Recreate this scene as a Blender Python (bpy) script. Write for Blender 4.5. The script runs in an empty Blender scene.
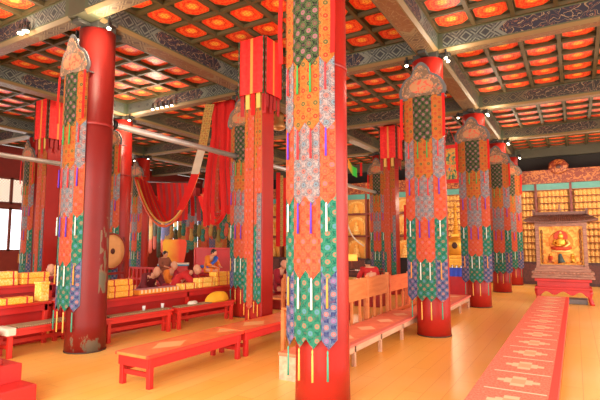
import bpy, bmesh, math, random
from mathutils import Vector, Matrix
random.seed(7)
PI = math.pi
SC = bpy.context.scene
COL = SC.collection
# ---------------------------------------------------------------- camera maths
F, EYE = 465.0, 1.6
TH = math.atan2(43, F); YA = math.atan2(275, math.hypot(43, F))
CT, ST, CA, SA = math.cos(TH), math.sin(TH), math.cos(YA), math.sin(YA)
def P(u, v, X=None, Y=None, Z=None):
    """point where the sight line of a measured photo position meets a plane of the hall"""
    r = (u-300)/F; k = (200-v)/F; fw = CT-k*ST; up = ST+k*CT
    d = (r*CA-fw*SA, fw*CA+r*SA, up)
    t = X/d[0] if X is not None else Y/d[1] if Y is not None else (Z-EYE)/d[2]
    return Vector((d[0]*t, d[1]*t, d[2]*t+EYE))
# ---------------------------------------------------------------- tagging
def tag(o, label=None, cat=None, group=None, kind=None):
    if label: o['label'] = label
    if cat: o['category'] = cat
    if group: o['group'] = group
    if kind: o['kind'] = kind
    return o
def empty(name, loc=(0, 0, 0), rz=0, label=None, cat=None, group=None):
    o = bpy.data.objects.new(name, None); COL.objects.link(o)
    o.location = loc; o.rotation_euler = (0, 0, rz); o.empty_display_size = .1
    return tag(o, label, cat, group)
def kids(o): return [c for c in bpy.data.objects if c.parent == o]
KID = {}
def copy_tree(o, parent=None, loc=None, rz=None, label=None, group=None):
    c = o.copy(); COL.objects.link(c); c.parent = parent
    KID.setdefault(c.name, [])
    if parent is not None: KID.setdefault(parent.name, []).append(c)
    if loc is not None: c.location = loc
    if rz is not None: c.rotation_euler = (0, 0, rz)
    if label: c['label'] = label
    if group: c['group'] = group
    for ch in list(KID.get(o.name, [])): copy_tree(ch, c)
    return c
# ---------------------------------------------------------------- mesh builder
class MB:
    def __init__(s): s.v = []; s.f = []; s.uv = []; s.m = []; s.sm = []
    def face(s, pts, uv=None, m=0, sm=False):
        b = len(s.v); s.v += [tuple(p) for p in pts]; s.f.append(tuple(range(b, b+len(pts))))
        s.uv.append(uv or [(0, 0)]*len(pts)); s.m.append(m); s.sm.append(sm)
    def box(s, x0, x1, y0, y1, z0, z1, m=0, M=None, taper=0):
        t = taper
        V = [Vector(p) for p in ((x0+t, y0+t, z0), (x1-t, y0+t, z0), (x1-t, y1-t, z0), (x0+t, y1-t, z0), (x0, y0, z1), (x1, y0, z1), (x1, y1, z1), (x0, y1, z1))]
        for idx in ((0, 3, 2, 1), (4, 5, 6, 7), (0, 1, 5, 4), (1, 2, 6, 5), (2, 3, 7, 6), (3, 0, 4, 7)):
            q = [V[i] for i in idx]
            n = (q[1]-q[0]).cross(q[2]-q[0])
            a = max(range(3), key=lambda i: abs(n[i]))
            if a == 2: uv = [(p.y, p.x) for p in q]
            elif a == 1: uv = [(p.x, p.z) for p in q]
            else: uv = [(p.y, p.z) for p in q]
            if M: q = [M @ p for p in q]
            s.face(q, uv, m)
    def ring(s, rings, m=0, sm=True, cap=True, closed=True):
        """skin a list of rings (equal lengths)"""
        b = len(s.v); n = len(rings[0])
        for r in rings: s.v += [tuple(p) for p in r]
        for i in range(len(rings)-1):
            for j in range(n if closed else n-1):
                k = (j+1) % n
                s.f.append((b+i*n+j, b+i*n+k, b+(i+1)*n+k, b+(i+1)*n+j))
                s.uv.append([(j/n, i/(len(rings)-1)), ((j+1)/n, i/(len(rings)-1)), ((j+1)/n, (i+1)/(len(rings)-1)), (j/n, (i+1)/(len(rings)-1))])
                s.m.append(m); s.sm.append(sm)
        if cap and closed:
            s.f.append(tuple(b+j for j in reversed(range(n)))); s.uv.append([(0, 0)]*n); s.m.append(m); s.sm.append(False)
            e = b+(len(rings)-1)*n
            s.f.append(tuple(e+j for j in range(n))); s.uv.append([(0, 0)]*n); s.m.append(m); s.sm.append(False)
    def lathe(s, prof, c=(0, 0, 0), n=24, m=0, sx=1, sy=1, sm=True):
        s.ring([[(c[0]+r*sx*math.cos(2*PI*j/n), c[1]+r*sy*math.sin(2*PI*j/n), c[2]+z) for j in range(n)] for r, z in prof], m, sm)
    def tube(s, pts, r, n=10, m=0, flat=1.0):
        pts = [Vector(p) for p in pts]; rr = r if isinstance(r, (list, tuple)) else [r]*len(pts); R = []
        for i, p in enumerate(pts):
            d = (pts[min(i+1, len(pts)-1)]-pts[max(i-1, 0)]).normalized()
            a = d.cross(Vector((0, 0, 1)))
            if a.length < 1e-3: a = Vector((1, 0, 0))
            a.normalize(); b = a.cross(d)
            R.append([p+a*rr[i]*math.cos(2*PI*j/n)+b*rr[i]*flat*math.sin(2*PI*j/n) for j in range(n)])
        s.ring(R, m)
    def ball(s, c, r, n=12, m=0, sz=1, sx=1, sy=1):
        s.lathe([(max(.001, r*math.sin(PI*i/8)), -r*sz*math.cos(PI*i/8)) for i in range(9)], c, n, m, sx, sy)
    def ribbon(s, pts, w, th=.006, m=0, side=Vector((1, 0, 0))):
        """cloth strip of real thickness along a path; uv in metres"""
        pts = [Vector(p) for p in pts]; L = 0; prev = None
        side = side.normalized(); rows = []
        for i, p in enumerate(pts):
            d = (pts[min(i+1, len(pts)-1)]-pts[max(i-1, 0)]).normalized()
            nn = side.cross(d).normalized()
            if i: L += (p-pts[i-1]).length
            ww = w[i] if isinstance(w, (list, tuple)) else w
            rows.append((p-side*ww/2-nn*th/2, p+side*ww/2-nn*th/2, p+side*ww/2+nn*th/2, p-side*ww/2+nn*th/2, L, ww))
        for a, b in zip(rows, rows[1:]):
            for i0, i1, ua, ub in ((0, 1, 0, 1), (1, 2, 1, 1), (2, 3, 1, 0), (3, 0, 0, 0)):
                s.face([a[i0], a[i1], b[i1], b[i0]], [(ua*a[5], a[4]), (ub*a[5], a[4]), (ub*b[5], b[4]), (ua*b[5], b[4])], m)
        s.face([rows[0][i] for i in (3, 2, 1, 0)], m=m); s.face([rows[-1][i] for i in (0, 1, 2, 3)], m=m)
    def build(s, name, mats, parent=None, loc=None, bevel=0, weld=True, seg=2):
        me = bpy.data.meshes.new(name); me.from_pydata(s.v, [], s.f)
        if not isinstance(mats, (list, tuple)): mats = [mats]
        for m in mats: me.materials.append(m)
        uvl = me.uv_layers.new(name='UVMap'); i = 0
        for u in s.uv:
            for q in u: uvl.data[i].uv = q; i += 1
        for p, mi, sm in zip(me.polygons, s.m, s.sm): p.material_index = mi; p.use_smooth = sm
        if weld:
            bm = bmesh.new(); bm.from_mesh(me); bmesh.ops.remove_doubles(bm, verts=bm.verts, dist=1e-4)
            bmesh.ops.recalc_face_normals(bm, faces=bm.faces); bm.to_mesh(me); bm.free()
        o = bpy.data.objects.new(name, me); COL.objects.link(o); o.parent = parent
        if parent is not None: KID.setdefault(parent.name, []).append(o)
        if loc: o.location = loc
        if bevel:
            b = o.modifiers.new('bevel', 'BEVEL'); b.width = bevel; b.segments = seg; b.limit_method = 'ANGLE'
        return o
# ---------------------------------------------------------------- material helpers
def lin(c):
    return tuple(((x/255)/12.92 if x/255 <= .04045 else ((x/255+.055)/1.055)**2.4) for x in c[:3])+(1,)
class E:
    """tiny expression wrapper on shader node sockets"""
    nt = None
    def __init__(s, x): s.x = x
    @staticmethod
    def m(op, *a):
        n = E.nt.nodes.new('ShaderNodeMath'); n.operation = op
        for i, q in enumerate(a):
            if isinstance(q, E): E.nt.links.new(q.x, n.inputs[i])
            else: n.inputs[i].default_value = q
        return E(n.outputs[0])
    def __add__(s, o): return E.m('ADD', s, o)
    def __radd__(s, o): return E.m('ADD', s, o)
    def __sub__(s, o): return E.m('SUBTRACT', s, o)
    def __rsub__(s, o): return E.m('SUBTRACT', o, s)
    def __mul__(s, o): return E.m('MULTIPLY', s, o)
    def __rmul__(s, o): return E.m('MULTIPLY', s, o)
    def __truediv__(s, o): return E.m('DIVIDE', s, o)
    def lt(s, o): return E.m('LESS_THAN', s, o)
    def gt(s, o): return E.m('GREATER_THAN', s, o)
    def abs(s): return E.m('ABSOLUTE', s)
    def fr(s): return E.m('FRACT', s)
    def sin(s): return E.m('SINE', s)
    def floor(s): return E.m('FLOOR', s)
    def band(s, a, b): return s.gt(a)*s.lt(b)
def emax(a, b): return E.m('MAXIMUM', a, b)
def emin(a, b): return E.m('MINIMUM', a, b)
def mix(f, a, b):
    n = E.nt.nodes.new('ShaderNodeMix'); n.data_type = 'RGBA'
    if isinstance(f, E): E.nt.links.new(f.x, n.inputs[0])
    else: n.inputs[0].default_value = f
    for i, q in ((6, a), (7, b)):
        if isinstance(q, tuple): n.inputs[i].default_value = lin(q)
        else: E.nt.links.new(q, n.inputs[i])
    return n.outputs[2]
def coords(kind='UV'):
    n = E.nt.nodes.new('ShaderNodeTexCoord'); s = E.nt.nodes.new('ShaderNodeSeparateXYZ')
    E.nt.links.new(n.outputs[kind], s.inputs[0]); return E(s.outputs[0]), E(s.outputs[1]), E(s.outputs[2]), n.outputs[kind]
def comb(x, y, z=0.0):
    n = E.nt.nodes.new('ShaderNodeCombineXYZ')
    for i, q in enumerate((x, y, z)):
        if isinstance(q, E): E.nt.links.new(q.x, n.inputs[i])
        else: n.inputs[i].default_value = q
    return n.outputs[0]
def noise(vec, scale, detail=3, rough=.5, dist=0):
    n = E.nt.nodes.new('ShaderNodeTexNoise'); n.inputs['Scale'].default_value = scale; n.inputs['Detail'].default_value = detail
    n.inputs['Roughness'].default_value = rough; n.inputs['Distortion'].default_value = dist
    if vec is not None: E.nt.links.new(vec, n.inputs['Vector'])
    return E(n.outputs['Fac'])
def vor(vec, scale, rnd=0.0, feat='F1', out='Distance'):
    n = E.nt.nodes.new('ShaderNodeTexVoronoi'); n.voronoi_dimensions = '2D'; n.feature = feat
    n.inputs['Scale'].default_value = scale; n.inputs['Randomness'].default_value = rnd
    E.nt.links.new(vec, n.inputs['Vector']); return E(n.outputs[out]) if out == 'Distance' else n.outputs[out]
def ramp(f, lo, hi):
    n = E.nt.nodes.new('ShaderNodeMapRange'); E.nt.links.new(f.x, n.inputs[0])
    n.inputs[1].default_value = lo; n.inputs[2].default_value = hi; return E(n.outputs[0])
MATS = {}
def mat(name, fn=None, col=(200, 200, 200), rough=.6, metal=0, spec=.5, emit=None, es=1, bump=None, sheen=0):
    if name in MATS: return MATS[name]
    m = bpy.data.materials.new(name); m.use_nodes = True; nt = m.node_tree; E.nt = nt
    b = nt.nodes['Principled BSDF']; b.inputs['Roughness'].default_value = rough; b.inputs['Metallic'].default_value = metal
    b.inputs['Specular IOR Level'].default_value = spec
    if fn is None:
        def fn():
            x, y, z, v = coords('Object'); return mix(ramp(noise(v, 6), .3, .7), tuple(c*.93 for c in col), col)
    nt.links.new(fn(), b.inputs['Base Color'])
    if emit: b.inputs['Emission Color'].default_value = lin(emit); b.inputs['Emission Strength'].default_value = es
    if bump:
        x, y, z, v = coords('Object'); bp = nt.nodes.new('ShaderNodeBump'); bp.inputs['Strength'].default_value = bump[1]
        bp.inputs['Distance'].default_value = .02
        nt.links.new(noise(v, bump[0]).x, bp.inputs['Height']); nt.links.new(bp.outputs[0], b.inputs['Normal'])
    MATS[name] = m; return m
# brocade: hexagon-like lattice with round medallions, uv in metres
def brocade(name, bg, line, dot, dot2, scale=12, rough=.8):
    bg, line, dot, dot2 = [tuple(q*.86 for q in c) for c in (bg, line, dot, dot2)]
    def fn():
        x, y, z, v = coords('UV')
        # staggered rows of medallions
        sx = x*scale; sy = y*scale*.95
        vv = comb((sx+sy)*.707, (sx-sy)*.707)
        d = vor(vv, 1.0)
        cell = ((sx+sy)*.707+.5).floor()+((sx-sy)*.707+.5).floor()*2.0
        alt = (cell*.3333).fr().gt(.4)
        n = noise(v, 55, 2)
        c = mix(ramp(n, .42, .6), bg, tuple(.45*a+.55*b for a, b in zip(bg, line)))
        c = mix(d.band(.40, .45), c, line)
        c = mix(d.band(.27, .32), c, line)
        c = mix(d.lt(.25), c, dot)
        c = mix(d.lt(.25)*alt, c, dot2)
        c = mix(d.lt(.09), c, line)
        g = noise(v, 30, 2)
        return mix(g.gt(.6)*d.gt(.31), c, tuple(.5*a+.5*b for a, b in zip(bg, dot)))
    return mat(name, fn, rough=rough, spec=.2)
BR = dict(
    black=brocade('brocade_black', (20, 26, 18), (96, 118, 66), (160, 96, 110), (116, 72, 66), 11),
    orange=brocade('brocade_orange', (200, 96, 34), (176, 122, 56), (186, 54, 34), (96, 92, 50), 11),
    white=brocade('brocade_white', (172, 160, 156), (96, 84, 92), (186, 110, 98), (120, 138, 148), 11),
    coral=brocade('brocade_coral', (206, 62, 40), (206, 118, 72), (212, 84, 64), (206, 104, 112), 12),
    green=brocade('brocade_green', (8, 96, 76), (70, 150, 116), (166, 122, 96), (96, 140, 160), 11),
    blue=brocade('brocade_blue', (34, 46, 104), (130, 144, 160), (186, 116, 112), (150, 104, 150), 12),
    gold=brocade('brocade_gold', (186, 130, 54), (222, 186, 110), (170, 74, 38), (130, 110, 54), 12),
)
def red_fn(base=(196, 30, 22), wear=False, worn_low=1.1):
    def fn():
        x, y, z, v = coords('Object')
        n = noise(v, 2.2, 5); c = mix(ramp(n, .35, .7), tuple(q*.9 for q in base), base)
        sp = noise(v, 60, 2); c = mix(sp.gt(.66), c, tuple(min(255, q*.8+12) for q in base))
        if wear:
            w = noise(comb(x*1.6, y*1.6, z*.7), 3.2, 6, .65)
            low = E.m('MAXIMUM', (.5-z)*.22, 0.0)
            c = mix((w+low).gt(.67), c, (130, 84, 60)); c = mix((w+low).gt(.685), c, (112, 100, 84))
            # long bare strip on the side towards the aisle
            s = noise(comb(x*3, y*3, z*1.2), 2, 4)
            ang = (x*.578+y*.816).band(.15, .268)*z.band(.85, 2.0)
            c = mix(ang*(s-(z-1.35).abs()*.14).gt(.40), c, (122, 96, 72))
            c = mix(ang*(s-(z-1.35).abs()*.14).gt(.46), c, (104, 98, 76))
        return c
    return fn
RED = mat('red_lacquer', red_fn((170, 34, 25)), rough=.4, spec=.35)
REDW = mat('red_lacquer_worn', red_fn((122, 24, 18), True), rough=.45, spec=.3)
REDB = mat('red_paint_bench', red_fn((206, 36, 30)), rough=.45)
REDT = mat('red_paint_table', red_fn((214, 46, 32)), rough=.45)
REDD = mat('red_paint_dark', red_fn((150, 26, 18)), rough=.45)
CLOTH_R = mat('red_silk', col=(206, 24, 18), rough=.7, spec=.25)
CLOTH_DR = mat('dark_red_silk', col=(160, 18, 16), rough=.6)
CLOTH_G = mat('gold_silk', col=(226, 176, 80), rough=.5)
CLOTH_C = mat('cream_silk', col=(232, 222, 200), rough=.6)
GOLD = mat('gilding', col=(246, 178, 60), rough=.34, metal=.55, bump=(30, .5))
GOLDD = mat('old_gilding', lambda: (lambda c: mix(ramp(noise(c[3], 24, 4), .35, .65), (206, 134, 56), (255, 208, 116)))(coords('Object')), rough=.5, metal=.0, bump=(24, .8))
STEEL = mat('brushed_steel', col=(198, 194, 186), rough=.35, metal=.45)
BLACK = mat('black_metal', col=(24, 22, 20), rough=.5)
LAMP = mat('lamp_glass', col=(255, 250, 235), emit=(255, 238, 205), es=14)
def wood(name, a, b, sc=9, rough=.45, axis=1):
    def fn():
        x, y, z, v = coords('Object')
        st = comb(x*sc, y*sc*.12, z*sc) if axis == 1 else comb(x*sc*.12, y*sc, z*sc)
        return mix(ramp(noise(st, 1.6, 5, .6, .6), .3, .7), a, b)
    return mat(name, fn, rough=rough)
WOODP = wood('pale_orange_wood', (206, 110, 52), (226, 142, 80))
WOODR = wood('reddish_wood', (206, 84, 40), (228, 120, 66))
WOODG = wood('worn_grey_wood', (190, 140, 110), (222, 182, 146))
WOODC = wood('carved_brown_wood', (124, 74, 54), (196, 138, 108), 22, axis=0)
DARKW = wood('dark_stained_wood', (52, 22, 16), (86, 36, 26))
def floor_fn():
    x, y, z, v = coords('Object')
    px = (x/.21); gap = px.fr(); cell = px.floor()
    yy = (y/2.6+cell*.37); seam = yy.fr(); id2 = noise(comb(cell*7.3, yy.floor()*3.1, 0.0), 1.0, 0)
    g = noise(comb(x*9, y*.8, 0.0), 2, 4)
    c = mix(ramp(id2, .3, .7), (250, 190, 84), (252, 200, 100)); c = mix(g*.25, c, (240, 170, 66))
    c = mix(ramp(noise(v, .7, 3), .45, .75)*.4, c, (254, 218, 150))
    c = mix(emax(gap.lt(.02), seam.lt(.002)), c, (216, 136, 44))
    return c
FLOORM = mat('painted_floorboards', floor_fn, rough=.32)
def coffer_fn():
    x, y, z, v = coords('UV')
    ax = x.abs(); ay = y.abs(); r = E.m('SQRT', x*x+y*y); oc = emax(emax(ax, ay), (ax+ay)*.66)
    ang = E.m('ARCTAN2', y, x)
    n = noise(comb(x*3, y*3, 0.0), 1.4, 3)
    c = mix(n, (40, 36, 20), (56, 48, 24))
    c = mix(oc.lt(.90), c, (196, 112, 50))
    c = mix(oc.lt(.86), c, (226, 36, 16))
    sc_ = r+(ang*8.0).sin()*.03
    c = mix(sc_.band(.62, .68), c, (240, 110, 44))
    c = mix(ramp(noise(comb(x, y, 0.0), 7, 2), .5, .56)*sc_.gt(.5)*oc.lt(.8), c, (238, 110, 44))
    c = mix(sc_.lt(.44), c, (240, 112, 46)); c = mix(sc_.band(.40, .45), c, (196, 48, 22))
    c = mix((r+(ang*6.0).sin()*.05).lt(.24), c, (250, 190, 70))
    return mix(r.band(.1, .15), c, (220, 96, 30))
COFFER = mat('painted_coffer_panel', coffer_fn, rough=.5)
LATT = mat('olive_gilt_lattice', col=(80, 66, 34), rough=.6)
def beam_fn(bgE, bgM, line, soff=False):
    def fn():
        x, y, z, v = coords('UV')       # x: along, 0..4.2 per bay, y: 0..1 across
        t = ((x/4.2).fr()-.5).abs()*2.0
        h = (y-.5).abs()*2.0
        du = ((x/.36).fr()-.5).abs()*2.0
        dm = du*.55+h*.55
        c = mix((dm*26.0).sin().gt(.1), bgE, line)
        c = mix(ramp(noise(comb(x*14, y*4, 0.0), 1, 3), .5, .56)*dm.gt(.5), c, tuple(.5*a+.5*b for a, b in zip(bgE, line)))
        c = mix(dm.lt(.16), c, bgE)
        # central panel with curling scroll
        edge = t+h*.09
        sc = noise(comb(x*4.2, y*1.5, 0.0), 1.5, 1, .4, 1.2)
        cm = mix(sc.band(.48, .53), bgM, (132, 108, 78)); cm = mix(sc.band(.62, .65), cm, (104, 66, 50))
        c = mix(edge.lt(.46), c, cm)
        c = mix(edge.band(.46, .50), c, line); c = mix(edge.band(.52, .535), c, line)
        c = mix(t.gt(.955), c, (64, 70, 48))
        return mix(h.gt(.84), c, (72, 74, 46) if not soff else (112, 88, 54))
    return fn
BEAMS = mat('painted_beam_side', beam_fn((38, 44, 44), (22, 25, 40), (100, 104, 92)), rough=.6)
BEAMU = mat('painted_beam_underside', beam_fn((80, 58, 40), (112, 72, 38), (124, 108, 78), True), rough=.55)
BEAMF = mat('painted_far_beam_side', beam_fn((38, 38, 30), (40, 34, 26), (84, 74, 50)), rough=.6)
def carpet_fn():
    x, y, z, v = coords('UV')    # x along, y across (0..1)
    u = (x/.62).fr()-.5; w = y-.5
    qx = (u*16.0).floor()/16.0; qy = (w*11.0).floor()/11.0
    d = (qx+.03).abs()*2.2+(qy+.045).abs()*2.3
    n = noise(comb(x*40, y*30, 0.0), 1, 3)
    c = mix(ramp(n, .35, .65), (226, 112, 86), (240, 140, 112))
    c = mix(d.lt(.60), c, (240, 192, 150)); c = mix(d.lt(.34), c, (226, 166, 124)); c = mix(d.lt(.16), c, (244, 206, 166))
    c = mix(u.abs().gt(.48)*w.abs().lt(.38), c, (246, 214, 178))
    return mix(w.gt(.40), c, (232, 84, 70))
CARPET = mat('woven_runner', carpet_fn, rough=.95, spec=.1)
def benchtop_fn():
    x, y, z, v = coords('UV')
    u = (x/1.15).fr()-.5; w = y-.5
    d = u.abs()*3.4+w.abs()*2.6+noise(comb(x*9, y*5, 0.0), 1, 3)*.25
    c = mix(ramp(noise(comb(x*6, y*3, 0.0), 1, 4), .3, .7), (222, 104, 48), (238, 132, 66))
    c = mix(d.lt(.95), c, (240, 178, 112)); return mix(w.abs().gt(.43), c, (224, 62, 38))
BTOP = mat('painted_bench_top', benchtop_fn, rough=.42)
def benchtop2_fn():
    x, y, z, v = coords('UV')
    u = (x/.8).fr()-.5; w = y-.5
    d = u.abs()*2.6+w.abs()*2.4
    c = mix(ramp(noise(comb(x*6, y*3, 0.0), 1, 4), .3, .7), (226, 112, 72), (242, 140, 96))
    c = mix(d.lt(.62), c, (248, 190, 140)); return mix(w.gt(.36), c, (222, 110, 90))
BTOP2 = mat('faded_bench_runner', benchtop2_fn, rough=.8)
def mat_fn():
    x, y, z, v = coords('UV')
    return mix((x*30.0).fr().lt(.5), (196, 160, 112), (78, 58, 40))
MATTING = mat('woven_seat_mat', mat_fn, rough=.95)
# ================================================================ SETTING
m = MB(); m.box(-19.2, 7, -2.5, 21.2, -.12, 0); floor = m.build('floor', FLOORM); tag(floor, kind='structure')
XB = [-18.9, -14.7, -10.55, -6.35, -2.17, 2.0, 6.2]
YB = [0.0, 4.25, 8.42, 12.62, 16.8, 20.9]
ZC = 5.38
m = MB()
for i in range(len(XB)-1):
    for j in range(len(YB)-1):
        x0, x1, y0, y1 = XB[i]+.2, XB[i+1]-.2, YB[j]+.15, YB[j+1]-.15
        px, py = (x1-x0)/6, (y1-y0)/6
        for k in range(7):
            m.box(x0+k*px-.032, x0+k*px+.032, y0, y1, ZC, ZC+.07)
            m.box(x0, x1, y0+k*py-.032, y0+k*py+.032, ZC+.004, ZC+.07)
        for a in range(6):
            for b in range(6):
                cx, cy = x0+(a+.5)*px, y0+(b+.5)*py; hx, hy = px/2-.03, py/2-.03
                m.face([(cx-hx, cy-hy, ZC+.065), (cx-hx, cy+hy, ZC+.065), (cx+hx, cy+hy, ZC+.065), (cx+hx, cy-hy, ZC+.065)],
                       [(-1, -1), (-1, 1), (1, 1), (1, -1)], 1)
m.box(-19.2, 6.4, -.2, 21.2, ZC+.07, ZC+.3, 2)
tag(m.build('ceiling', [LATT, COFFER, DARKW], weld=False), kind='structure')
# back wall, left wall with its windows
WALLB = mat('dark_wall', col=(30, 20, 14), rough=.8)
m = MB(); m.box(-19.2, 6.4, 20.95, 21.15, 0, ZC); tag(m.build('wall_back', WALLB), kind='structure')
m = MB()
XW = -18.9
m.box(XW-.2, XW, -.2, 21.1, 0, 1.28); m.box(XW-.2, XW, -.2, 21.1, 4.15, ZC)
wins = [(.6+4.2*j+k*1.95, .6+4.2*j+k*1.95+1.75) for j in range(5) for k in range(2)]
ys = [-.2]
for a, b in wins: ys += [a, b]
ys.append(21.1)
for a, b in zip(ys[0::2], ys[1::2]): m.box(XW-.2, XW, a, b, 1.28, 4.15)
m.box(XW-.2, XW, -.2, 21.1, 2.98, 3.12)
tag(m.build('wall_left', mat('red_wall', col=(120, 28, 20), rough=.6)), kind='structure')
SKYM = mat('daylight_pane', col=(240, 245, 255), emit=(238, 244, 255), es=2.6, rough=.3)
def lat_fn():
    x, y, z, v = coords('Object')
    a = ((y+z)*9.0).fr().lt(.3); b = ((y-z)*9.0).fr().lt(.3)
    return mix(emax(a, b), (232, 222, 206), (96, 66, 52))
LATP = mat('lattice_window_paper', lat_fn, rough=.7, emit=(214, 196, 176), es=.9)
for n, (a, b) in enumerate(wins):
    m = MB(); mm = .07
    for z0, z1 in ((1.28, 2.98), (3.12, 4.15)):
        m.box(XW-.12, XW-.02, a, a+mm, z0, z1); m.box(XW-.12, XW-.02, b-mm, b, z0, z1)
        m.box(XW-.12, XW-.02, a, b, z0, z0+mm); m.box(XW-.12, XW-.02, a, b, z1-mm, z1)
        c = (a+b)/2; m.box(XW-.12, XW-.02, c-.05, c+.05, z0, z1)
    m.box(XW-.06, XW+.05, a, b, 3.0, 3.08)
    w = m.build('window_%d' % (n+1), mat('window_frame_brown', col=(110, 48, 34), rough=.5)); tag(w, kind='structure')
    g = MB(); g.box(XW-.10, XW-.08, a+mm, b-mm, 1.35, 2.9); g.build('window_pane', SKYM, w)
    g = MB(); g.box(XW-.10, XW-.08, a+mm, b-mm, 3.2, 4.08); g.build('lattice_pane', LATP, w)
# ================================================================ BEAMS
ROWX = {-14.7: 'far left row', -10.55: 'left row', -6.35: 'middle row', -2.17: 'right row', 2.0: 'aisle edge', -18.9: 'window wall', 6.2: 'open side'}
ROWY = {0.0: 'entrance end', 4.25: 'first line of columns', 8.42: 'second line of columns', 12.62: 'third line of columns', 16.8: 'fourth line of columns', 20.9: 'back wall'}
ZB0, ZB1 = 5.03, 5.375
def beam(horiz, a0, a1, c, hw, lab, far=False):
    m = MB(); A0, A1 = a0+.001, a1-.001
    def q(p0, p1, p2, p3, uv, mi): m.face([p0, p1, p2, p3], uv, mi)
    L = a1-a0; U = [(0, 0), (4.2, 0), (4.2, 1), (0, 1)]
    def pt(a, s, z): return (a, c+s, z) if horiz else (c+s, a, z)
    ch = .05
    q(pt(A0, -hw, ZB0+ch), pt(A1, -hw, ZB0+ch), pt(A1, -hw, ZB1), pt(A0, -hw, ZB1), U, 0)
    q(pt(A0, hw, ZB0+ch), pt(A1, hw, ZB0+ch), pt(A1, hw, ZB1), pt(A0, hw, ZB1), U, 0)
    q(pt(A0, -hw+ch, ZB0), pt(A1, -hw+ch, ZB0), pt(A1, hw-ch, ZB0), pt(A0, hw-ch, ZB0), U, 1)
    for s in (-1, 1):
        q(pt(A0, s*(hw-ch), ZB0), pt(A1, s*(hw-ch), ZB0), pt(A1, s*hw, ZB0+ch), pt(A0, s*hw, ZB0+ch), [(0, .97)]*4, 1)
    q(pt(A0, -hw, ZB1), pt(A1, -hw, ZB1), pt(A1, hw, ZB1), pt(A0, hw, ZB1), U, 0)
    for A in (A0, A1): m.face([pt(A, -hw, ZB0+ch), pt(A, -hw+ch, ZB0), pt(A, hw-ch, ZB0), pt(A, hw, ZB0+ch), pt(A, hw, ZB1), pt(A, -hw, ZB1)])
    o = m.build('ceiling_beam', [BEAMF if far else BEAMS, BEAMU]); tag(o, lab, 'beam', 'painted ceiling beams')
for y in YB[1:5]:
    for x0, x1 in zip(XB, XB[1:]):
        if y < 5 and x0 > -2.5: continue
        beam(True, x0+.2, x1-.2, y, .15, 'painted cross beam over the %s, from the %s to the %s' % (ROWY[y], ROWX[x0], ROWX[x1]), y > 12)
for x in XB[1:6]:
    for y0, y1 in zip(YB, YB[1:]):
        if y1 < 5 and x > -7: continue
        beam(False, y0+(.15 if y0 else 0), y1-.15, x, .2, 'painted lengthwise beam above the %s, from the %s to the %s' % (ROWX[x], ROWY[y0], ROWY[y1]), y0 > 8)
m = MB()
for x in XB[1:6]:
    for y in YB[1:5]: m.box(x-.2, x+.2, y-.15, y+.15, ZB0+.02, ZB1)
m.box(XB[0], XB[-1], 20.75, 20.94, ZB0, ZB1)
tag(m.build('trim_1', mat('beam_joint_paint', col=(70, 66, 46), rough=.6)), kind='structure')
# ================================================================ COLUMNS
def column(x, y, lab, worn=False, r=.285):
    e = empty('temple_column', (x, y, 0), 0, lab, 'column', 'red temple columns')
    m = MB(); m.lathe([(r*1.02, 0), (r*1.0, .4), (r*.985, 2.5), (r*.95, 4.93)], n=40)
    m.build('shaft', REDW if worn else RED, e)
    m = MB(); m.lathe([(r*.985+.002, 3.40), (r*.985+.006, 3.405), (r*.985+.006, 3.435), (r*.98+.002, 3.44)], n=40); m.build('joint_band', REDD, e)
    m = MB(); m.box(-.22, .22, -.17, .17, 4.93, 5.04); m.box(-.42, .42, -.06, .06, 4.96, 5.025); m.box(-.07, .07, -.40, .40, 4.965, 5.025)
    m.build('capital', mat('dark_capital_paint', col=(48, 44, 36), rough=.6), e, bevel=.01)
    m = MB(); m.lathe([(r+.012, 0), (r+.012, .015), (r+.008, .02), (r*.9, .021)], n=40); m.build('base_ring', mat('dark_base_ring', col=(66, 44, 34), rough=.6), e)
    return e
# --- the brocade banner that hangs down the -Y face of a column
ZT = [4.20, 3.42, 2.76, 2.03, 1.31, .66]
CEN = ['black', 'orange', 'white', 'coral', 'green']
SID = ['orange', 'white', 'coral', 'green', 'blue']
def tier(name, matr, x0, x1, z0, z1, y, parent, points, yb0=0, yb1=0, drop=.09, bulge=.02, uo=0):
    """one hanging tier: thin curved sheet with pointed bottom edge"""
    m = MB(); n = 4*points; th = .008; W = x1-x0
    def xy(t, off): return (x0+W*t, y+yb0+(yb1-yb0)*t-bulge*math.sin(PI*t)+off)
    def zb(t):
        f = (t*points) % 1.0
        if t >= 1: f = 1.0
        return z0-drop*(1-abs(2*f-1))
    for i in range(n):
        a, b = i/n, (i+1)/n
        za, zb_ = zb(a), zb(b)
        A, B = xy(a, 0), xy(b, 0); A2, B2 = xy(a, th), xy(b, th)
        ua, ub = uo+W*a, uo+W*b
        m.face([(A[0], A[1], za), (B[0], B[1], zb_), (B[0], B[1], z1), (A[0], A[1], z1)], [(ua, za), (ub, zb_), (ub, z1), (ua, z1)])
        m.face([(A2[0], A2[1], z1), (B2[0], B2[1], z1), (B2[0], B2[1], zb_), (A2[0], A2[1], za)], [(ua, z1), (ub, z1), (ub, zb_), (ua, za)])
        m.face([(A[0], A[1], za), (A2[0], A2[1], za), (B2[0], B2[1], zb_), (B[0], B[1], zb_)], [(ua, za)]*4)
    for t in (0, 1):
        A, A2 = xy(t, 0), xy(t, th); m.face([(A[0], A[1], z0), (A2[0], A2[1], z0), (A2[0], A2[1], z1), (A[0], A[1], z1)])
    A, B, A2, B2 = xy(0, 0), xy(1, 0), xy(0, th), xy(1, th)
    m.face([(A[0], A[1], z1), (B[0], B[1], z1), (B2[0], B2[1], z1), (A2[0], A2[1], z1)])
    return m.build(name, matr, parent), [(xy((k+.5)/points, -.012)[0], xy((k+.5)/points, -.012)[1], z0-drop) for k in range(points)]
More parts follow.
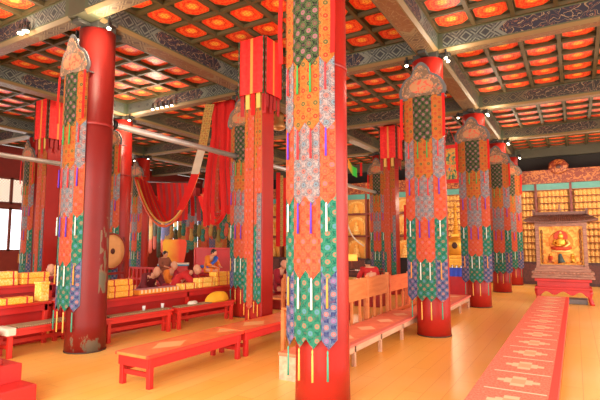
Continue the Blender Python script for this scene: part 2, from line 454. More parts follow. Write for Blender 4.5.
TAS = {k: mat('tassel_'+k, col=c, rough=.7) for k, c in dict(green=(40, 150, 70), red=(214, 40, 50), violet=(92, 50, 190), white=(226, 240, 226), orange=(236, 160, 60), teal=(70, 160, 130), yellow=(240, 186, 90)).items()}
TCEN = ['green', 'red', 'violet', 'white', 'yellow']; TSID = ['red', 'violet', 'white', 'orange', 'teal']
def tassel(parent, p, col, L=.26, r=.009):
    m = MB(); m.lathe([(.004, 0), (r*1.1, -.02), (r*.7, -.045), (r, -.06), (r*1.25, -L)], p, 8)
    return m.build('tassel', TAS[col], parent)
def crown_fn():
    x, y, z, v = coords('Object')
    n = noise(v, 16, 3, .5, .8)
    c = mix(n.gt(.5), (112, 84, 58), (84, 84, 74)); c = mix(n.band(.53, .58), c, (196, 130, 80)); c = mix(n.gt(.64), c, (180, 70, 46))
    rr = x*x*2.0+(z-4.38)*(z-4.38)*6.0
    return mix(rr.lt(.09), c, mix(n.gt(.48), (196, 76, 46), (170, 116, 70)))
CROWN = mat('embroidered_crown', crown_fn, rough=.6)
CROWNE = mat('crown_edging', col=(92, 90, 88), rough=.6)
def banner(ch, sw, lab, x=0, y=0, shift=0, low=0):
    """ch centre half-width, sw side strip width"""
    e = empty('column_banner', (x+shift, y-.30, 0), 0, lab, 'banner', 'tiered brocade banners hung on the columns')
    n = 5
    for i in range(n):
        off = -.035+.006*i
        o, tips = tier('banner_tier', BR[CEN[i]], -ch, ch, ZT[i+1]+.03, ZT[i]+(.05 if i else 0), off, e, 2, bulge=.03)
        if i == 4: [tassel(o, (tx, ty, tz), TCEN[i], .30) for tx, ty, tz in tips]
        else: [tassel(o, (tx, ty-.012, tz+.02), TCEN[i], .30) for tx, ty, tz in tips]
        for s in (-1, 1):
            a, b = (-ch-sw-.004, -ch-.004) if s < 0 else (ch+.004, ch+sw+.004)
            o, tips = tier('side_tier', BR[SID[i]], a, b, ZT[i+1]+.03, ZT[i]+(.05 if i else 0), off, e, 1, .07 if s < 0 else 0, 0 if s < 0 else .07, bulge=.012, uo=.13 if s > 0 else .31)
            [tassel(o, (tx, ty-.008, tz+(.02 if i < 4 else 0)), TSID[i], .28) for tx, ty, tz in tips]
    # crown board: domed outline with a finial bump
    W = ch+sw+.035; z0 = 4.17; pts = []
    half = [(W, 0), (W+.04, .09), (W+.04, .17), (W*1.0, .26), (W*.9, .33), (W*.72, .39), (W*.5, .425), (W*.42, .46), (W*.38, .52), (W*.26, .585), (W*.12, .635), (0, .65)]
    out = half+[(-a, b) for a, b in reversed(half[:-1])]
    def cyy(xx): return -.06+.05*(xx/W)**2
    for name, k, mt, off in (('crown_board', 1.0, CROWNE, 0), ('crown_panel', .86, CROWN, -.014)):
        m = MB(); F_ = [(a*k, cyy(a*k)+off, z0+.02*(1-k)*10+b*k) for a, b in out]; B_ = [(a, q+.022, b) for a, q, b in F_]
        m.face(F_, [(p[0], p[2]) for p in F_]); m.face(list(reversed(B_)))
        for i in range(len(F_)): j = (i+1) % len(F_); m.face([F_[i], F_[j], B_[j], B_[i]])
        cb = m.build(name, mt, e)
    for s in (-1, 1):
        m = MB(); m.ribbon([(s*(W-.01), -.03, 4.2), (s*(W-.005), -.04, 3.8), (s*(W-.015), -.035, 3.45)], .05); m.build('side_ribbon', CLOTH_R, e)
        m = MB(); m.box(s*W-.02 if s > 0 else -W-.0, s*W if s > 0 else -W+.02, -.03, .2, 4.19, 4.21); m.build('crown_bracket', CROWNE, e)
    return e
cols = [(-2.25, 4.27, 'right row, nearest the camera', .146, .132, .0), (-2.2, 8.38, 'right row, second from the camera', .162, .185, -.03),
        (-2.15, 12.62, 'right row, third from the camera', .17, .19, 0), (-2.13, 16.75, 'right row, fourth from the camera', .17, .19, 0),
        (-2.06, 19.8, 'right row, farthest, before the golden shelves', .17, .19, 0),
        (-6.43, 4.54, 'middle row, with chipped paint and bare grey patches', .15, .14, -.12),
        (-6.36, 8.42, 'middle row, behind the square post with red valance', .15, .16, .05), (-10.6, 8.35, 'left row, beside the drum', .15, .16, 0),
        (-14.7, 8.42, 'far left row, near the bright windows', .15, .16, 0), (-14.7, 12.62, 'far left row, beyond the drum', .15, .16, 0),
        (-14.7, 16.8, 'far left row, deepest behind the monks', .15, .16, 0), (-6.35, 16.8, 'middle row, far end before the gilded shelves', .15, .16, 0)]
for i, (x, y, d, ch, sw, sh) in enumerate(cols):
    column(x, y, 'round red lacquered column in the '+d, worn=(i == 5), r=(.272 if i == 0 else .285))
    banner(ch, sw, 'brocade banner on the column in the '+d, x, y, sh)
# ================================================================ SQUARE POSTS with silk valances
def vstripe(): 
    x, y, z, v = coords('UV')
    return mix((x-.5).abs().lt(.05), mix(ramp(noise(comb(x*3, y*8, 0.0), 2, 2), .4, .6), (222, 20, 14), (238, 36, 26)), (226, 130, 50))
VAL = mat('red_valance_silk', vstripe, rough=.6)
def post(x, y, lab):
    e = empty('square_post', (x, y, 0), 0, lab, 'post', 'square red posts')
    m = MB(); m.box(-.18, .18, -.18, .18, 0, ZC); m.build('shaft', RED, e, bevel=.012)
    v = empty('post_canopy', (x, y, 0), 0, 'silk canopy on the '+lab, 'hanging', 'silk canopies on the square posts')
    H = .27
    for k in range(4):
        M = Matrix.Rotation(k*PI/2, 4, 'Z'); m = MB(); n = 12; th = .008
        for i in range(n):
            a, b = i/n, (i+1)/n
            def Y_(t, o): return -H-.02-.004*math.sin(t*PI*6)+o
            for o, rev in ((0, 0), (th, 1)):
                q = [M @ Vector((-H+2*H*a, Y_(a, o), 4.28)), M @ Vector((-H+2*H*b, Y_(b, o), 4.28)), M @ Vector((-H+2*H*b, Y_(b, o), 5.31)), M @ Vector((-H+2*H*a, Y_(a, o), 5.31))]
                m.face(q, [(a, 0), (b, 0), (b, 1), (a, 1)])
            m.face([M @ Vector((-H+2*H*a, Y_(a, 0), 4.28)), M @ Vector((-H+2*H*b, Y_(b, 0), 4.28)), M @ Vector((-H+2*H*b, Y_(b, th), 4.28)), M @ Vector((-H+2*H*a, Y_(a, th), 4.28))])
        m.build('valance', VAL, v)
        m = MB()
        for s in (-1, 1):
            c = M @ Vector((s*(H-.0)-.0, -H-.035, 0)); d = M @ Vector((1, 0, 0))
            m.ribbon([(c.x, c.y, 5.30), (c.x, c.y, 4.24)], .03, side=Vector(d[:3]))
        m.build('valance_border', BR['black'], v)
    # short strips under the valance on the two visible sides, long streamers in front
    for j in range(5):
        xx = -.24+.12*j
        m = MB(); m.ribbon([(xx, -H+.03, 4.4), (xx, -H+.04, 3.9+.12*(j % 2))], .085); m.build('short_streamer', [CLOTH_DR, CLOTH_G][j % 2] if j != 2 else CLOTH_R, v)
        m = MB(); m.ribbon([(H-.03, xx, 4.4), (H-.04, xx, 3.95+.1*(j % 2))], .085, side=Vector((0, 1, 0))); m.build('short_streamer', CLOTH_DR, v)
    sets = [(-.165, .07, [('orange', 4.3, 3.3), ('coral', 3.3, 1.3), ('green', 1.3, .55)]), (-.06, .13, [('coral', 4.3, 2.9), ('coral', 2.9, .46)]),
            (.045, .06, [('orange', 4.3, 2.9), ('coral', 2.9, 1.9), ('green', 1.9, .6)]), (.125, .10, [('orange', 4.3, 3.3), ('coral', 3.3, 2.45), ('white', 2.45, 1.45), ('blue', 1.45, 1.0), ('green', 1.0, .55)])]
    for xc, w, tt in sets:
        for nm, za, zb in tt:
            o, tips = tier('streamer', BR[nm], xc-w/2, xc+w/2, zb+.04, za+.03, -.20-.006*(tt[0][0] == nm), v, 1, drop=.05, bulge=.008)
        for tp in tips: tassel(o, tp, 'orange', .2)
    for w0, nm, za, zb in ((0, 'coral', 4.3, 1.6),):
        pass
post(-4.90, 6.88, 'square red post behind the low red bench')
post(-4.98, 14.25, 'square red post behind the far end of the pews')
post(-11.75, 7.05, 'square red post left of the tall stacks of yellow bundles')
# ================================================================ PIPES
def pipe(x, y0, y1, z, lab):
    e = empty('steel_pipe', (x, y0, z), 0, lab, 'pipe', 'horizontal banner rails')
    m = MB(); m.tube([(0, 0, 0), (0, y1-y0, 0)], .055, 16); m.build('tube', STEEL, e)
    m = MB()
    for yy in (0, y1-y0): m.tube([(0, yy-.03, 0), (0, yy+.03, 0)], .085, 16)
    m.build('flange', BLACK, e)
pipe(-6.41, 4.87, 8.09, 3.52, 'steel rail between the chipped column and the next middle row column')
pipe(-6.38, 8.75, 16.45, 3.5, 'long steel rail running on behind the nearest column to the far middle row column')
pipe(-10.6, .2, 8.03, 3.5, 'steel rail entering from the left edge to the left row column')
# ================================================================ SPOT LAMPS
def spot_proto():
    e = empty('spot_lamp', (0, 0, 0), 0, 'small spot lamp', 'lamp', 'small ceiling spot lamps')
    m = MB(); m.box(-.015, .015, -.015, .015, -.0, .06); m.lathe([(.015, .0), (.026, -.01), (.03, -.09), (.026, -.095)], n=14)
    a = m.build('housing', BLACK, e)
    m = MB(); m.lathe([(.001, -.125), (.022, -.118), (.031, -.1), (.031, -.093), (.001, -.093)], n=14); b = m.build('bulb', LAMP, e)
    return e
sp = spot_proto(); first = [True]
def spot(p, lab):
    if first[0]: first[0] = False; sp.location = p; sp['label'] = lab; return
    copy_tree(sp, None, p, None, lab)
names = ['nearest', 'second', 'third', 'fourth', 'farthest']
for i in (1, 2, 3, 4):
    x, y = cols[i][0], cols[i][1]
    for dx, dy, w in ((.36, -.10, 'first'), (.36, .06, 'second'), (-.36, -.1, 'left')):
        spot((x+dx, y+dy, 5.0), '%s spot lamp at the head of the %s right row column' % ({'first': 'nearer right-hand', 'second': 'farther right-hand', 'left': 'left-hand'}[w], names[i]))
for i, nm in ((5, 'chipped column'), (7, 'left row column beside the drum'), (9, 'far left column beyond the drum')):
    x, y = cols[i][0], cols[i][1]
    spot((x+.40, y-.10, 4.99), 'spot lamp on the right of the head of the '+nm)
    spot((x-.40, y-.10, 4.99), 'spot lamp on the left of the head of the '+nm)
for k in range(4):
    spot((-7.52-.075*k, 4.02, 5.13+.02*(k % 2)), 'one of the four spot lamps clustered on the beam left of the chipped column')
for k in range(5):
    spot((-9.25+.17*k, 8.2, 5.14), 'one of the five spot lamps in a row on the beam above the red swags')
# ================================================================ BENCHES
def legs(m_parent, pts, w, z, mt):
    for (x, y) in pts:
        m = MB(); m.box(x-w/2, x+w/2, y-w/2, y+w/2, 0, z); m.build('leg', mt, m_parent, bevel=.006)
def bench(x0, x1, y0, y1, h, lab, top, frame, group, apron=.11, name='low_bench', lw=.06, rz=0, legy=None, side_panel=None, carpet=None):
    cx, cy = (x0+x1)/2, (y0+y1)/2; hx, hy = (x1-x0)/2, (y1-y0)/2
    e = empty(name, (cx, cy, 0), rz, lab, 'bench', group)
    m = MB(); m.box(-hx, hx, -hy, hy, h-.035, h)
    o = m.build('seat', top, e, bevel=.006)
    uv = o.data.uv_layers[0].data
    for l in o.data.loops:
        c = o.data.vertices[l.vertex_index].co; uv[l.index].uv = (c.y+hy, (c.x+hx)/(2*hx))
    m = MB(); t = .03
    m.box(hx-.03-t, hx-.03, -hy+.03, hy-.03, h-.035-apron, h-.036); m.box(-hx+.03, -hx+.03+t, -hy+.03, hy-.03, h-.035-apron, h-.036)
    m.box(-hx+.03+t, hx-.03-t, -hy+.03, -hy+.03+t, h-.035-apron, h-.036); m.box(-hx+.03+t, hx-.03-t, hy-.03-t, hy-.03, h-.035-apron, h-.036)
    m.build('apron', frame, e)
    ly = legy if legy is not None else [-hy+.08, hy-.08]
    legs(e, [(s*(hx-.055), q) for s in (-1, 1) for q in ly], lw, h-.037, frame)
    m = MB(); m.box(-hx+.04, -hx+.055, -hy+.1, hy-.1, .14, .2)
    for q in (ly[0], ly[-1]): m.box(-hx+.06, hx-.06, q-.015, q+.015, .12, .17)
    m.build('stretcher', frame, e)
    if side_panel:
        m = MB(); m.box(-hx+.02, hx-.02, -hy-.005, -hy+.03, 0, h-.037); m.build('end_board', side_panel, e)
    return e
bench(-4.60, -4.05, 3.63, 5.34, .37, 'long low red bench in front, nearest end at the lower left', BTOP, REDB, 'low red benches in the aisle')
bench(-4.60, -4.05, 5.37, 9.1, .37, 'second low red bench in line, running behind the nearest column', BTOP, REDB, 'low red benches in the aisle')
bench(-3.10, -2.50, 4.75, 8.9, .31, 'low pale wooden bench with faded runner beside the nearest column', BTOP2, WOODG, 'low wooden benches along the pews', apron=.09, lw=.05, legy=[-1.95, -1.1, -.15, .85, 1.9], side_panel=WOODG)
bench(-2.92, -2.28, 8.95, 12.2, .31, 'low pale wooden bench between the second and third right row columns', BTOP2, WOODG, 'low wooden benches along the pews', apron=.09, lw=.05, legy=[-1.6, -.5, .6, 1.6])
def runner_bench(y0, y1, lab):
    e = bench(-.79, -.21, y0, y1, .365, lab, REDB, REDB, 'benches under the woven runner', apron=.07, lw=.055)
    return e
ycuts = [1.2, 3.95, 6.75, 9.5, 12.3]
for a, b, w in zip(ycuts, ycuts[1:], ('nearest the camera', 'second from the camera', 'third from the camera', 'farthest, close to the shrine')):
    runner_bench(a+.01, b-.01, 'low red bench under the coral runner, '+w)
m = MB(); m.box(-.805, -.175, 1.2, 12.32, .366, .378); m.box(-.187, -.175, 1.2, 12.32, .30, .366); m.box(-.81, -.80, 1.2, 12.32, .33, .366)
o = m.build('carpet_runner', CARPET)
uv = o.data.uv_layers[0].data
for l in o.data.loops:
    c = o.data.vertices[l.vertex_index].co; uv[l.index].uv = (c.y, (c.x+.805)/.63)
tag(o, 'long coral woven runner with cream medallions laid over the right-hand benches', 'carpet')
# benches in front of the sutra tables (left)
def lbench(x0, x1, y0, y1, lab, rz=0):
    e = bench(x0, x1, y0, y1, .40, lab, REDT, REDT, 'red benches before the book tables', apron=.07, rz=rz)
    return e
lbench(-7.15, -6.79, 1.2, 3.5, 'red bench before the book tables cut by the left edge')
lbench(-7.15, -6.79, 3.58, 5.05, 'red bench with a woven mat left of and behind the chipped column')
lbench(-6.66, -6.42, 4.93, 6.30, 'red matted bench just right of the chipped column', rz=-.07)
lbench(-6.56, -6.31, 6.38, 7.95, 'red matted bench with yellow cloth, in front of the second middle row column', rz=-.07)
def seat_mat(x0, x1, y0, y1, lab, rz=0, drape=False):
    cx, cy = (x0+x1)/2, (y0+y1)/2; m = MB(); hx, hy = (x1-x0)/2, (y1-y0)/2
    m.box(-hx, hx, -hy, hy, .402, .422)
    if drape: m.box(hx, hx+.012, -hy, hy, .32, .42); m.box(-hx, hx, -hy-.012, -hy, .32, .42)
    o = m.build('seat_mat', MATTING if not drape else mat('cream_matting', col=(222, 206, 180), rough=.95), loc=(cx, cy, 0), bevel=.005); o.rotation_euler = (0, 0, rz)
    tag(o, lab, 'mat', 'woven mats on the red benches')
seat_mat(-7.12, -6.82, 3.73, 5.0, 'striped woven mat on the bench left of the chipped column')
seat_mat(-7.12, -6.78, 3.59, 3.70, 'pale fringed cloth hanging over the bench end at the left edge', drape=True)
seat_mat(-6.64, -6.44, 5.0, 6.25, 'striped woven mat on the bench right of the chipped column', -.07)
seat_mat(-6.54, -6.33, 6.42, 7.25, 'striped woven mat on the bench before the second middle row column', -.07)
# yellow cloth heap on the end of the bench
def heap(c, sx, sy, h, mt, name, lab, cat, seed=1, z0=0):
    rnd = random.Random(seed); m = MB(); n = 28; R = []
    ph = [rnd.random()*6 for _ in range(4)]
    for i in range(9):
        t = i/8; row = []
        for j in range(n):
            a = 2*PI*j/n; k = 1+.12*math.sin(3*a+ph[0])+.07*math.sin(7*a+ph[1]+3*t)+.04*math.sin(11*a+ph[2])
            rr = math.cos(t*PI/2)**.7*k if t < 1 else .001
            row.append((c[0]+sx*rr*math.cos(a), c[1]+sy*rr*math.sin(a), z0+h*math.sin(t*PI/2)*(1+.15*math.sin(2*a+ph[3])*(1-t))))
        R.append(row)
    m.ring(R); o = m.build(name, mt); tag(o, lab, cat); return o
YEL = mat('yellow_cloth', col=(246, 176, 28), rough=.7)
ORC = mat('orange_book_cloth', lambda: (lambda c: mix(ramp(noise(c[3], 40, 2), .5, .55), (250, 176, 40), (255, 206, 96)))(coords('Object')), rough=.6)
YEC = mat('yellow_book_cloth', lambda: (lambda c: mix(ramp(noise(c[3], 40, 2), .5, .55), (252, 192, 60), (255, 222, 130)))(coords('Object')), rough=.6)
heap((-6.43, 7.58), .11, .33, .20, YEL, 'yellow_cloth', 'crumpled yellow cloth heaped on the bench before the second middle row column', 'cloth', 4, .402)
# ================================================================ BOOK TABLES
def table(x0, x1, y0, y1, h, lab, solid=True, mt=None):
    mt = mt or REDT
    cx, cy = (x0+x1)/2, (y0+y1)/2; hx, hy = (x1-x0)/2, (y1-y0)/2
    e = empty('book_table', (cx, cy, 0), 0, lab, 'table', 'long red tables for the scriptures')
    m = MB(); m.box(-hx, hx, -hy, hy, h-.04, h); m.build('tabletop', mt, e, bevel=.006)
    m = MB(); m.box(hx-.06, hx-.04, -hy+.03, hy-.03, h-.14, h-.041); m.box(-hx+.04, -hx+.06, -hy+.03, hy-.03, h-.14, h-.041); m.build('rail', REDB, e)
    if solid:
        m = MB(); m.box(hx-.12, hx-.10, -hy+.06, hy-.06, .03, h-.142); m.build('front_panel', mat('red_panel', red_fn((176, 26, 20)), rough=.45), e)
    legs(e, [(s*(hx-.07), q) for s in (-1, 1) for q in (-hy+.07, 0, hy-.07)], .06, h-.041, mt)
table(-7.85, -7.38, 1.6, 4.58, .66, 'long red book table at the left edge, behind the matted bench')
table(-7.85, -7.38, 4.62, 5.08, .66, 'short red book table directly behind the chipped column')
table(-7.36, -6.88, 5.12, 9.3, .64, 'long red book table right of the chipped column, with monks behind')
table(-9.0, -8.45, 1.8, 5.3, .86, 'taller red table behind the left-hand bundles', mt=REDT)
# sutra bundles
def bundle_proto(nm, mt, L=.5, W=.2, H=.1):
    e = empty('scripture_bundle', (0, 0, 0)); m = MB(); m.box(-W/2, W/2, -L/2, L/2, 0, H); a = m.build('wrapped_book', mt, e, bevel=.018, seg=3)
    for q in (-.3, .3):
        m = MB(); m.box(-W/2-.004, W/2+.004, q*L-.012, q*L+.012, -.0, H+.004)
        b = m.build('binding_ribbon', TAS['red'] if nm == 'r' else mat('orange_binding', col=(240, 120, 40)), e)
    return e
PB = [bundle_proto('r', ORC), bundle_proto('o', YEC), bundle_proto('r', YEC, .42, .19, .12)]
for q in PB: tag(q, 'x', 'book bundle')
used = [False]*3
def bundle(x, y, z, k, lab, rz=0, group='cloth-wrapped scriptures'):
    if not used[k]:
        used[k] = True; o = PB[k]; o.location = (x, y, z); o.rotation_euler = (0, 0, rz); o['label'] = lab; o['group'] = group
    else: copy_tree(PB[k], None, (x, y, z), rz, lab, group)
HB = [.1, .1, .12]
def stack(x, y, z, n, k, where, rz=0):
    pos = {1: [''], 2: ['bottom', 'top'], 3: ['bottom', 'middle', 'top'], 4: ['bottom', 'second from bottom', 'third from bottom', 'top']}[n]
    for i in range(n):
        kk = k if i < n else (k+1) % 3
        bundle(x+random.uniform(-.01, .01), y+random.uniform(-.015, .015), z+i*(HB[kk]+.003), kk,
               ('yellow cloth-wrapped scripture %s' % where) if n == 1 else ('%s yellow scripture of the stack %s' % (pos[i], where)), rz+random.uniform(-.03, .03))
for i, (y, n, k) in enumerate(((3.55, 1, 1), (4.0, 1, 0), (4.42, 2, 1))):
    pass
# left edge table, front row (one layer) and boxes
zt = .662
stack(-7.5, 2.7, zt, 2, 0, 'on the left-edge table outside the picture corner')
stack(-7.52, 3.5, zt, 1, 1, 'at the left edge on the front table')
stack(-7.52, 4.06, zt, 1, 0, 'in the low row under the ribboned stack'); stack(-7.52, 4.36, zt, 1, 2, 'beside the upright yellow box') if False else None
# back higher table stack with ribbons
stack(-8.6, 4.42, .862, 2, 2, 'with red ribbons on the taller left table'); stack(-8.6, 4.95, .862, 2, 0, 'second on the taller left table'); stack(-8.6, 3.9, .862, 1, 1, 'lone on the taller left table')

m = MB(); m.box(-.09, .09, -.07, .07, 0, .30); m.box(-.1, .1, -.08, .08, .27, .31)
tag(m.build('yellow_box', YEC, loc=(-7.55, 4.50, .662), bevel=.01), 'upright yellow cloth box on the front table beside the monk at left', 'box')
# right of K
zt = .642
stack(-7.08, 5.62, zt, 3, 0, 'just right of the chipped column'); stack(-7.08, 6.02, zt, 1, 1, 'right after the first stack') if False else None
stack(-8.6, 6.3, .862, 1, 0, 'behind the chipped column') if False else None
# long loose-leaf scripture with a row of pale tabs
def tabs_fn():
    x, y, z, v = coords('Object')
    return mix((y*11.0).fr().lt(.5)*z.gt(.02), (240, 150, 40), (250, 226, 170))
TABS = mat('book_edge_tabs', tabs_fn, rough=.7)
m = MB(); m.box(-.12, .12, -.5, .5, 0, .085); e = m.build('open_scripture', TABS, loc=(-7.08, 6.48, .642), bevel=.008); tag(e, 'long loose-leaf scripture with pale tabs lying open on the table before the monks', 'book')
m = MB(); m.box(-.1, .1, -.48, .48, .086, .096); m.build('top_leaf', mat('violet_leaf', col=(190, 120, 130)), e)
stack(-7.06, 7.3, zt, 1, 2, 'under the hands of the bending monk'); stack(-7.05, 7.82, zt, 2, 1, 'left of the tall right-hand pile'); stack(-7.06, 8.36, zt, 3, 0, 'in the tall right-hand pile'); stack(-7.06, 8.9, zt, 2, 2, 'at the right end of the front table')
for i, (x, y) in enumerate(((-7.3, 8.9), (-7.62, 5.0))):
    pass

# cups under/at bench, towels
def cup(p, lab):
    m = MB(); m.lathe([(.022, 0), (.027, .04), (.031, .08), (.028, .08), (.02, .008), (.001, .008)], n=16)
    tag(m.build('paper_cup', mat('white_cup', col=(226, 220, 214)), loc=p), lab, 'cup', 'white cups on the red benches')
cup((-6.56, 5.75, .424), 'white cup on the bench mat right of the chipped column, left of two'); cup((-6.53, 6.15, .424), 'white cup on the bench mat, right of two')
heap((-6.45, 6.85), .06, .12, .06, CLOTH_C, 'crumpled_towel', 'crumpled whitish towel on the matted bench', 'cloth', 9, .423)
# steps at the lower left corner
def steps():
    e = empty('step_stool', (-4.95, 2.62, 0), 0, 'stepped red wooden block at the lower left corner', 'steps')
    m = MB(); m.box(-.05, .22, -.35, .2, 0, .19); m.build('lower_step', REDB, e, bevel=.01)
    m = MB(); m.box(-.55, -.02, -.55, .20, .19, .40) if False else m.box(-.62, -.06, -.5, .2, 0, .36); m.build('upper_step', REDB, e, bevel=.01)
    m = MB(); m.box(-.64, -.14, -.75, .05, .36, .42); m.build('top_board', REDD, e, bevel=.01)
steps()
# ================================================================ PEWS
def pew(y0, y1, h, lab, mt, nsec):
    x = -3.2; e = empty('pew', (x, (y0+y1)/2, 0), 0, lab, 'pew', 'wooden pews beside the low benches'); hy = (y1-y0)/2
    L = (2*hy)/nsec
    for k in range(nsec):
        a = -hy+k*L
        m = MB(); m.box(-.015, .015, a+.03, a+L-.03, .64, h); m.build('back_panel', mt, e, bevel=.005)
    for k in range(nsec+1):
        a = -hy+k*L; m = MB(); m.box(-.03, .03, a-.03, a+.03, 0, h+.03); m.build('post', mt, e, bevel=.006)
        if k < nsec:
            for q in (1, 2):
                m = MB(); m.box(-.015, .015, a+L*q/3-.025, a+L*q/3+.025, .28, .64); m.build('slat', mt, e)
    m = MB(); m.box(-.02, .02, -hy, hy, .20, .28); m.build('lower_rail', mt, e)
    m = MB(); m.box(-.5, -.03, -hy, hy, .64, .67); m.build('book_ledge', mt, e, bevel=.006)
    for k in range(nsec+1):
        m = MB(); m.box(-.49, -.44, -hy+k*L-.025, -hy+k*L+.025, 0, .64); m.build('rear_leg', mt, e)
pew(5.75, 8.78, 1.0, 'pale orange wooden pew with panelled back right of the nearest column', WOODP, 3)
pew(8.9, 12.6, .95, 'reddish wooden pew with panelled back next to the second right row column', WOODR, 3)
q = P(283, 292, X=-5.45)
e = empty('pew', (-5.45, q.y, 0), 0, 'end of another orange wooden pew glimpsed left of the nearest column', 'pew', 'wooden pews beside the low benches')
m = MB(); m.box(-.015, .015, .03, 1.3, .55, .93); m.build('back_panel', WOODP, e); m = MB(); m.box(-.03, .03, -.03, .03, 0, .80); m.ball((0, 0, .82), .035, 10); m.build('post', WOODP, e)
m = MB(); m.box(-.45, -.02, 0, 1.3, .38, .42); m.build('seat', WOODP, e)
# ================================================================ SHRINE ALTAR (right)
AX, AY = -.33, 14.2
e = empty('altar_table', (AX, AY, 0), 0, 'two-tier red carved altar table under the golden shrine', 'table')
m = MB(); m.box(-.66, .66, 0, .75, .58, .65); m.build('tabletop', REDB, e, bevel=.012)
m = MB(); m.box(-.60, .60, .05, .70, .44, .58); m.build('upper_waist', REDB, e)
m = MB(); m.box(-.66, .66, -.03, .76, .37, .44); m.build('lower_top', REDB, e, bevel=.012)
m = MB(); pts = []
for i in range(25):
    t = i/24; pts.append((-.6+1.2*t, .37-.09-.05*math.cos(t*PI*6)*(1 if .12 < t < .88 else 0)-(.12*(abs(t-.5)*2)**6)))
for a, b in zip(pts, pts[1:]): m.face([(a[0], -.02, a[1]), (b[0], -.02, b[1]), (b[0], -.02, .37), (a[0], -.02, .37)]); m.face([(a[0], .01, .37), (b[0], .01, .37), (b[0], .01, b[1]), (a[0], .01, a[1])]); m.face([(a[0], -.02, a[1]), (a[0], .01, a[1]), (b[0], .01, b[1]), (b[0], -.02, b[1])])
m.build('scalloped_apron', REDB, e)
for sx in (-1, 1):
    for yy in (.06, .68):
        m = MB(); m.ring([[(sx*(.60+o)+dx*w, yy+dy*w, z) for dx, dy in ((-1, -1), (1, -1), (1, 1), (-1, 1))] for z, o, w in ((.0, .045, .055), (.05, .03, .05), (.16, -.005, .04), (.28, .01, .055), (.37, .01, .06))]); m.build('leg', REDB, e)
m = MB(); m.box(-.38, .55, .12, .6, .002, .13); m.build('offering_chest', mat('grey_chest', col=(120, 112, 108), rough=.5), None, loc=(AX, AY, 0), bevel=.01); bpy.data.objects[-1] if False else None
tag([o for o in bpy.data.objects if o.name == 'offering_chest'][0], 'low grey chest standing between the legs of the altar table', 'chest')
e = empty('golden_shrine', (AX, AY+.1, .652), 0, 'carved wooden shrine with gabled roof framing a golden buddha relief', 'shrine')
m = MB()
for z0, z1, w, d in ((0, .06, .74, .02), (.06, .12, .70, .05), (.12, .18, .73, .03), (.18, .25, .66, .08), (.25, .33, .62, .12)): m.box(-w, w, d-.02, .62, z0, z1)
for k in range(15): m.box(-.68+.092*k, -.63+.092*k, -.012, .02, .13, .17)
m.build('carved_plinth', WOODC, e, bevel=.008)
m = MB()
for s in (-1, 1): m.box(s*.565-.045, s*.565+.045, .16, .24, .33, 1.42)
m.box(-.62, .62, .14, .24, 1.40, 1.50); m.box(-.5, .5, .2, .24, .33, .36); m.box(-.6, .6, .5, .55, .33, 1.5)
m.box(-.6, -.56, .2, .5, .33, 1.45); m.box(.56, .6, .2, .5, .33, 1.45)
for k in range(9):
    m.box(-.60, -.53, .14, .16, .40+.11*k, .46+.11*k); m.box(.53, .60, .14, .16, .40+.11*k, .46+.11*k)
for k in range(11): m.box(-.56+.105*k, -.49+.105*k, .12, .14, 1.42, 1.48)
fr = m.build('carved_frame', WOODC, e)
def relief_fn():
    x, y, z, v = coords('Object')
    n = noise(v, 9, 4, .6, 1.2)
    return mix(ramp(n, .38, .62), (226, 130, 30), (255, 200, 90))
RELM = mat('golden_relief', relief_fn, rough=.5, metal=.15, bump=(14, 1.0))
m = MB(); m.box(-.52, .52, .24, .27, .36, 1.40); m.build('relief_panel', RELM, e)
# relief figure: seated buddha with halo, lotus and attendants
m = MB()
def disc(cx, cz, r, y, mi, th=.03): m.ring([[(cx+r*k*math.cos(2*PI*j/28), yy, cz+r*k*math.sin(2*PI*j/28)) for j in range(28)] for k, yy in ((1, y), (1, y-th*.6), (.93, y-th), )], mi)
disc(.0, .98, .29, .24, 1); disc(0, 1.12, .17, .215, 2)
m.ball((0, .19, 1.13), .075, 14, 0, 1.15, .9, .6); m.ball((0, .19, 1.225), .032, 10, 3)
m.ring([[(sx*w, .2+dd*.5, z) for sx, dd in ((-1, 0), (-.6, -.1), (0, -.14), (.6, -.1), (1, 0), (.5, .05), (-.5, .05))] for z, w in ((.86, .16), (.93, .13), (1.0, .15), (1.05, .13), (1.075, .04))], 0)
m.tube([(-.13, .18, 1.03), (-.19, .14, .93), (-.08, .09, .88), (0, .08, .88)], [.035, .032, .025, .02], 8, 0); m.tube([(.13, .18, 1.03), (.2, .14, .93), (.12, .1, .86), (.05, .08, .82)], [.035, .032, .025, .02], 8, 3)
m.tube([(-.24, .17, .82), (-.1, .12, .80), (.1, .11, .80), (.24, .17, .82)], [.03, .06, .06, .03], 10, 2)
m.lathe([(.20, 0), (.25, .03), (.2, .06), (.14, .07)], (0, .2, .70), 24, 3, 1, .5)
for s in (-1, 1):
    m.ball((s*.26, .2, .62), .04, 10, 0); m.tube([(s*.26, .2, .6), (s*.27, .19, .5), (s*.27, .19, .42)], [.05, .06, .08], 10, 2 if s < 0 else 0)
m.ball((-.03, .18, .62), .045, 10, 4); m.tube([(-.03, .18, .6), (-.02, .17, .5), (0, .17, .42)], [.05, .07, .09], 10, 4)
for x_ in (-.4, -.15, .14, .4): m.lathe([(.05, 0), (.06, .03), (.02, .06)], (x_, .18, .385), 12, 1, 1, .6)
m.build('buddha_relief', [GOLD, mat('relief_orange', col=(240, 140, 40)), mat('relief_red', col=(206, 70, 30)), mat('relief_paleyellow', col=(252, 216, 120)), mat('relief_bluegrey', col=(70, 84, 80))], e)
for s in (-1, 1):
    m = MB(); m.tube([(s*.46, .21, .40), (s*.455, .2, 1.30)], .02, 8)
    for k in range(7): m.ball((s*.455, .2, .44+.135*k), .05, 10, 0, 1.3, .6, .5)
    m.build('scroll_border', mat('brown_gilding', col=(150, 90, 36), rough=.4, metal=.3), e)
ns = .10
m = MB()   # roof: upswept eaves, two slopes with ridge
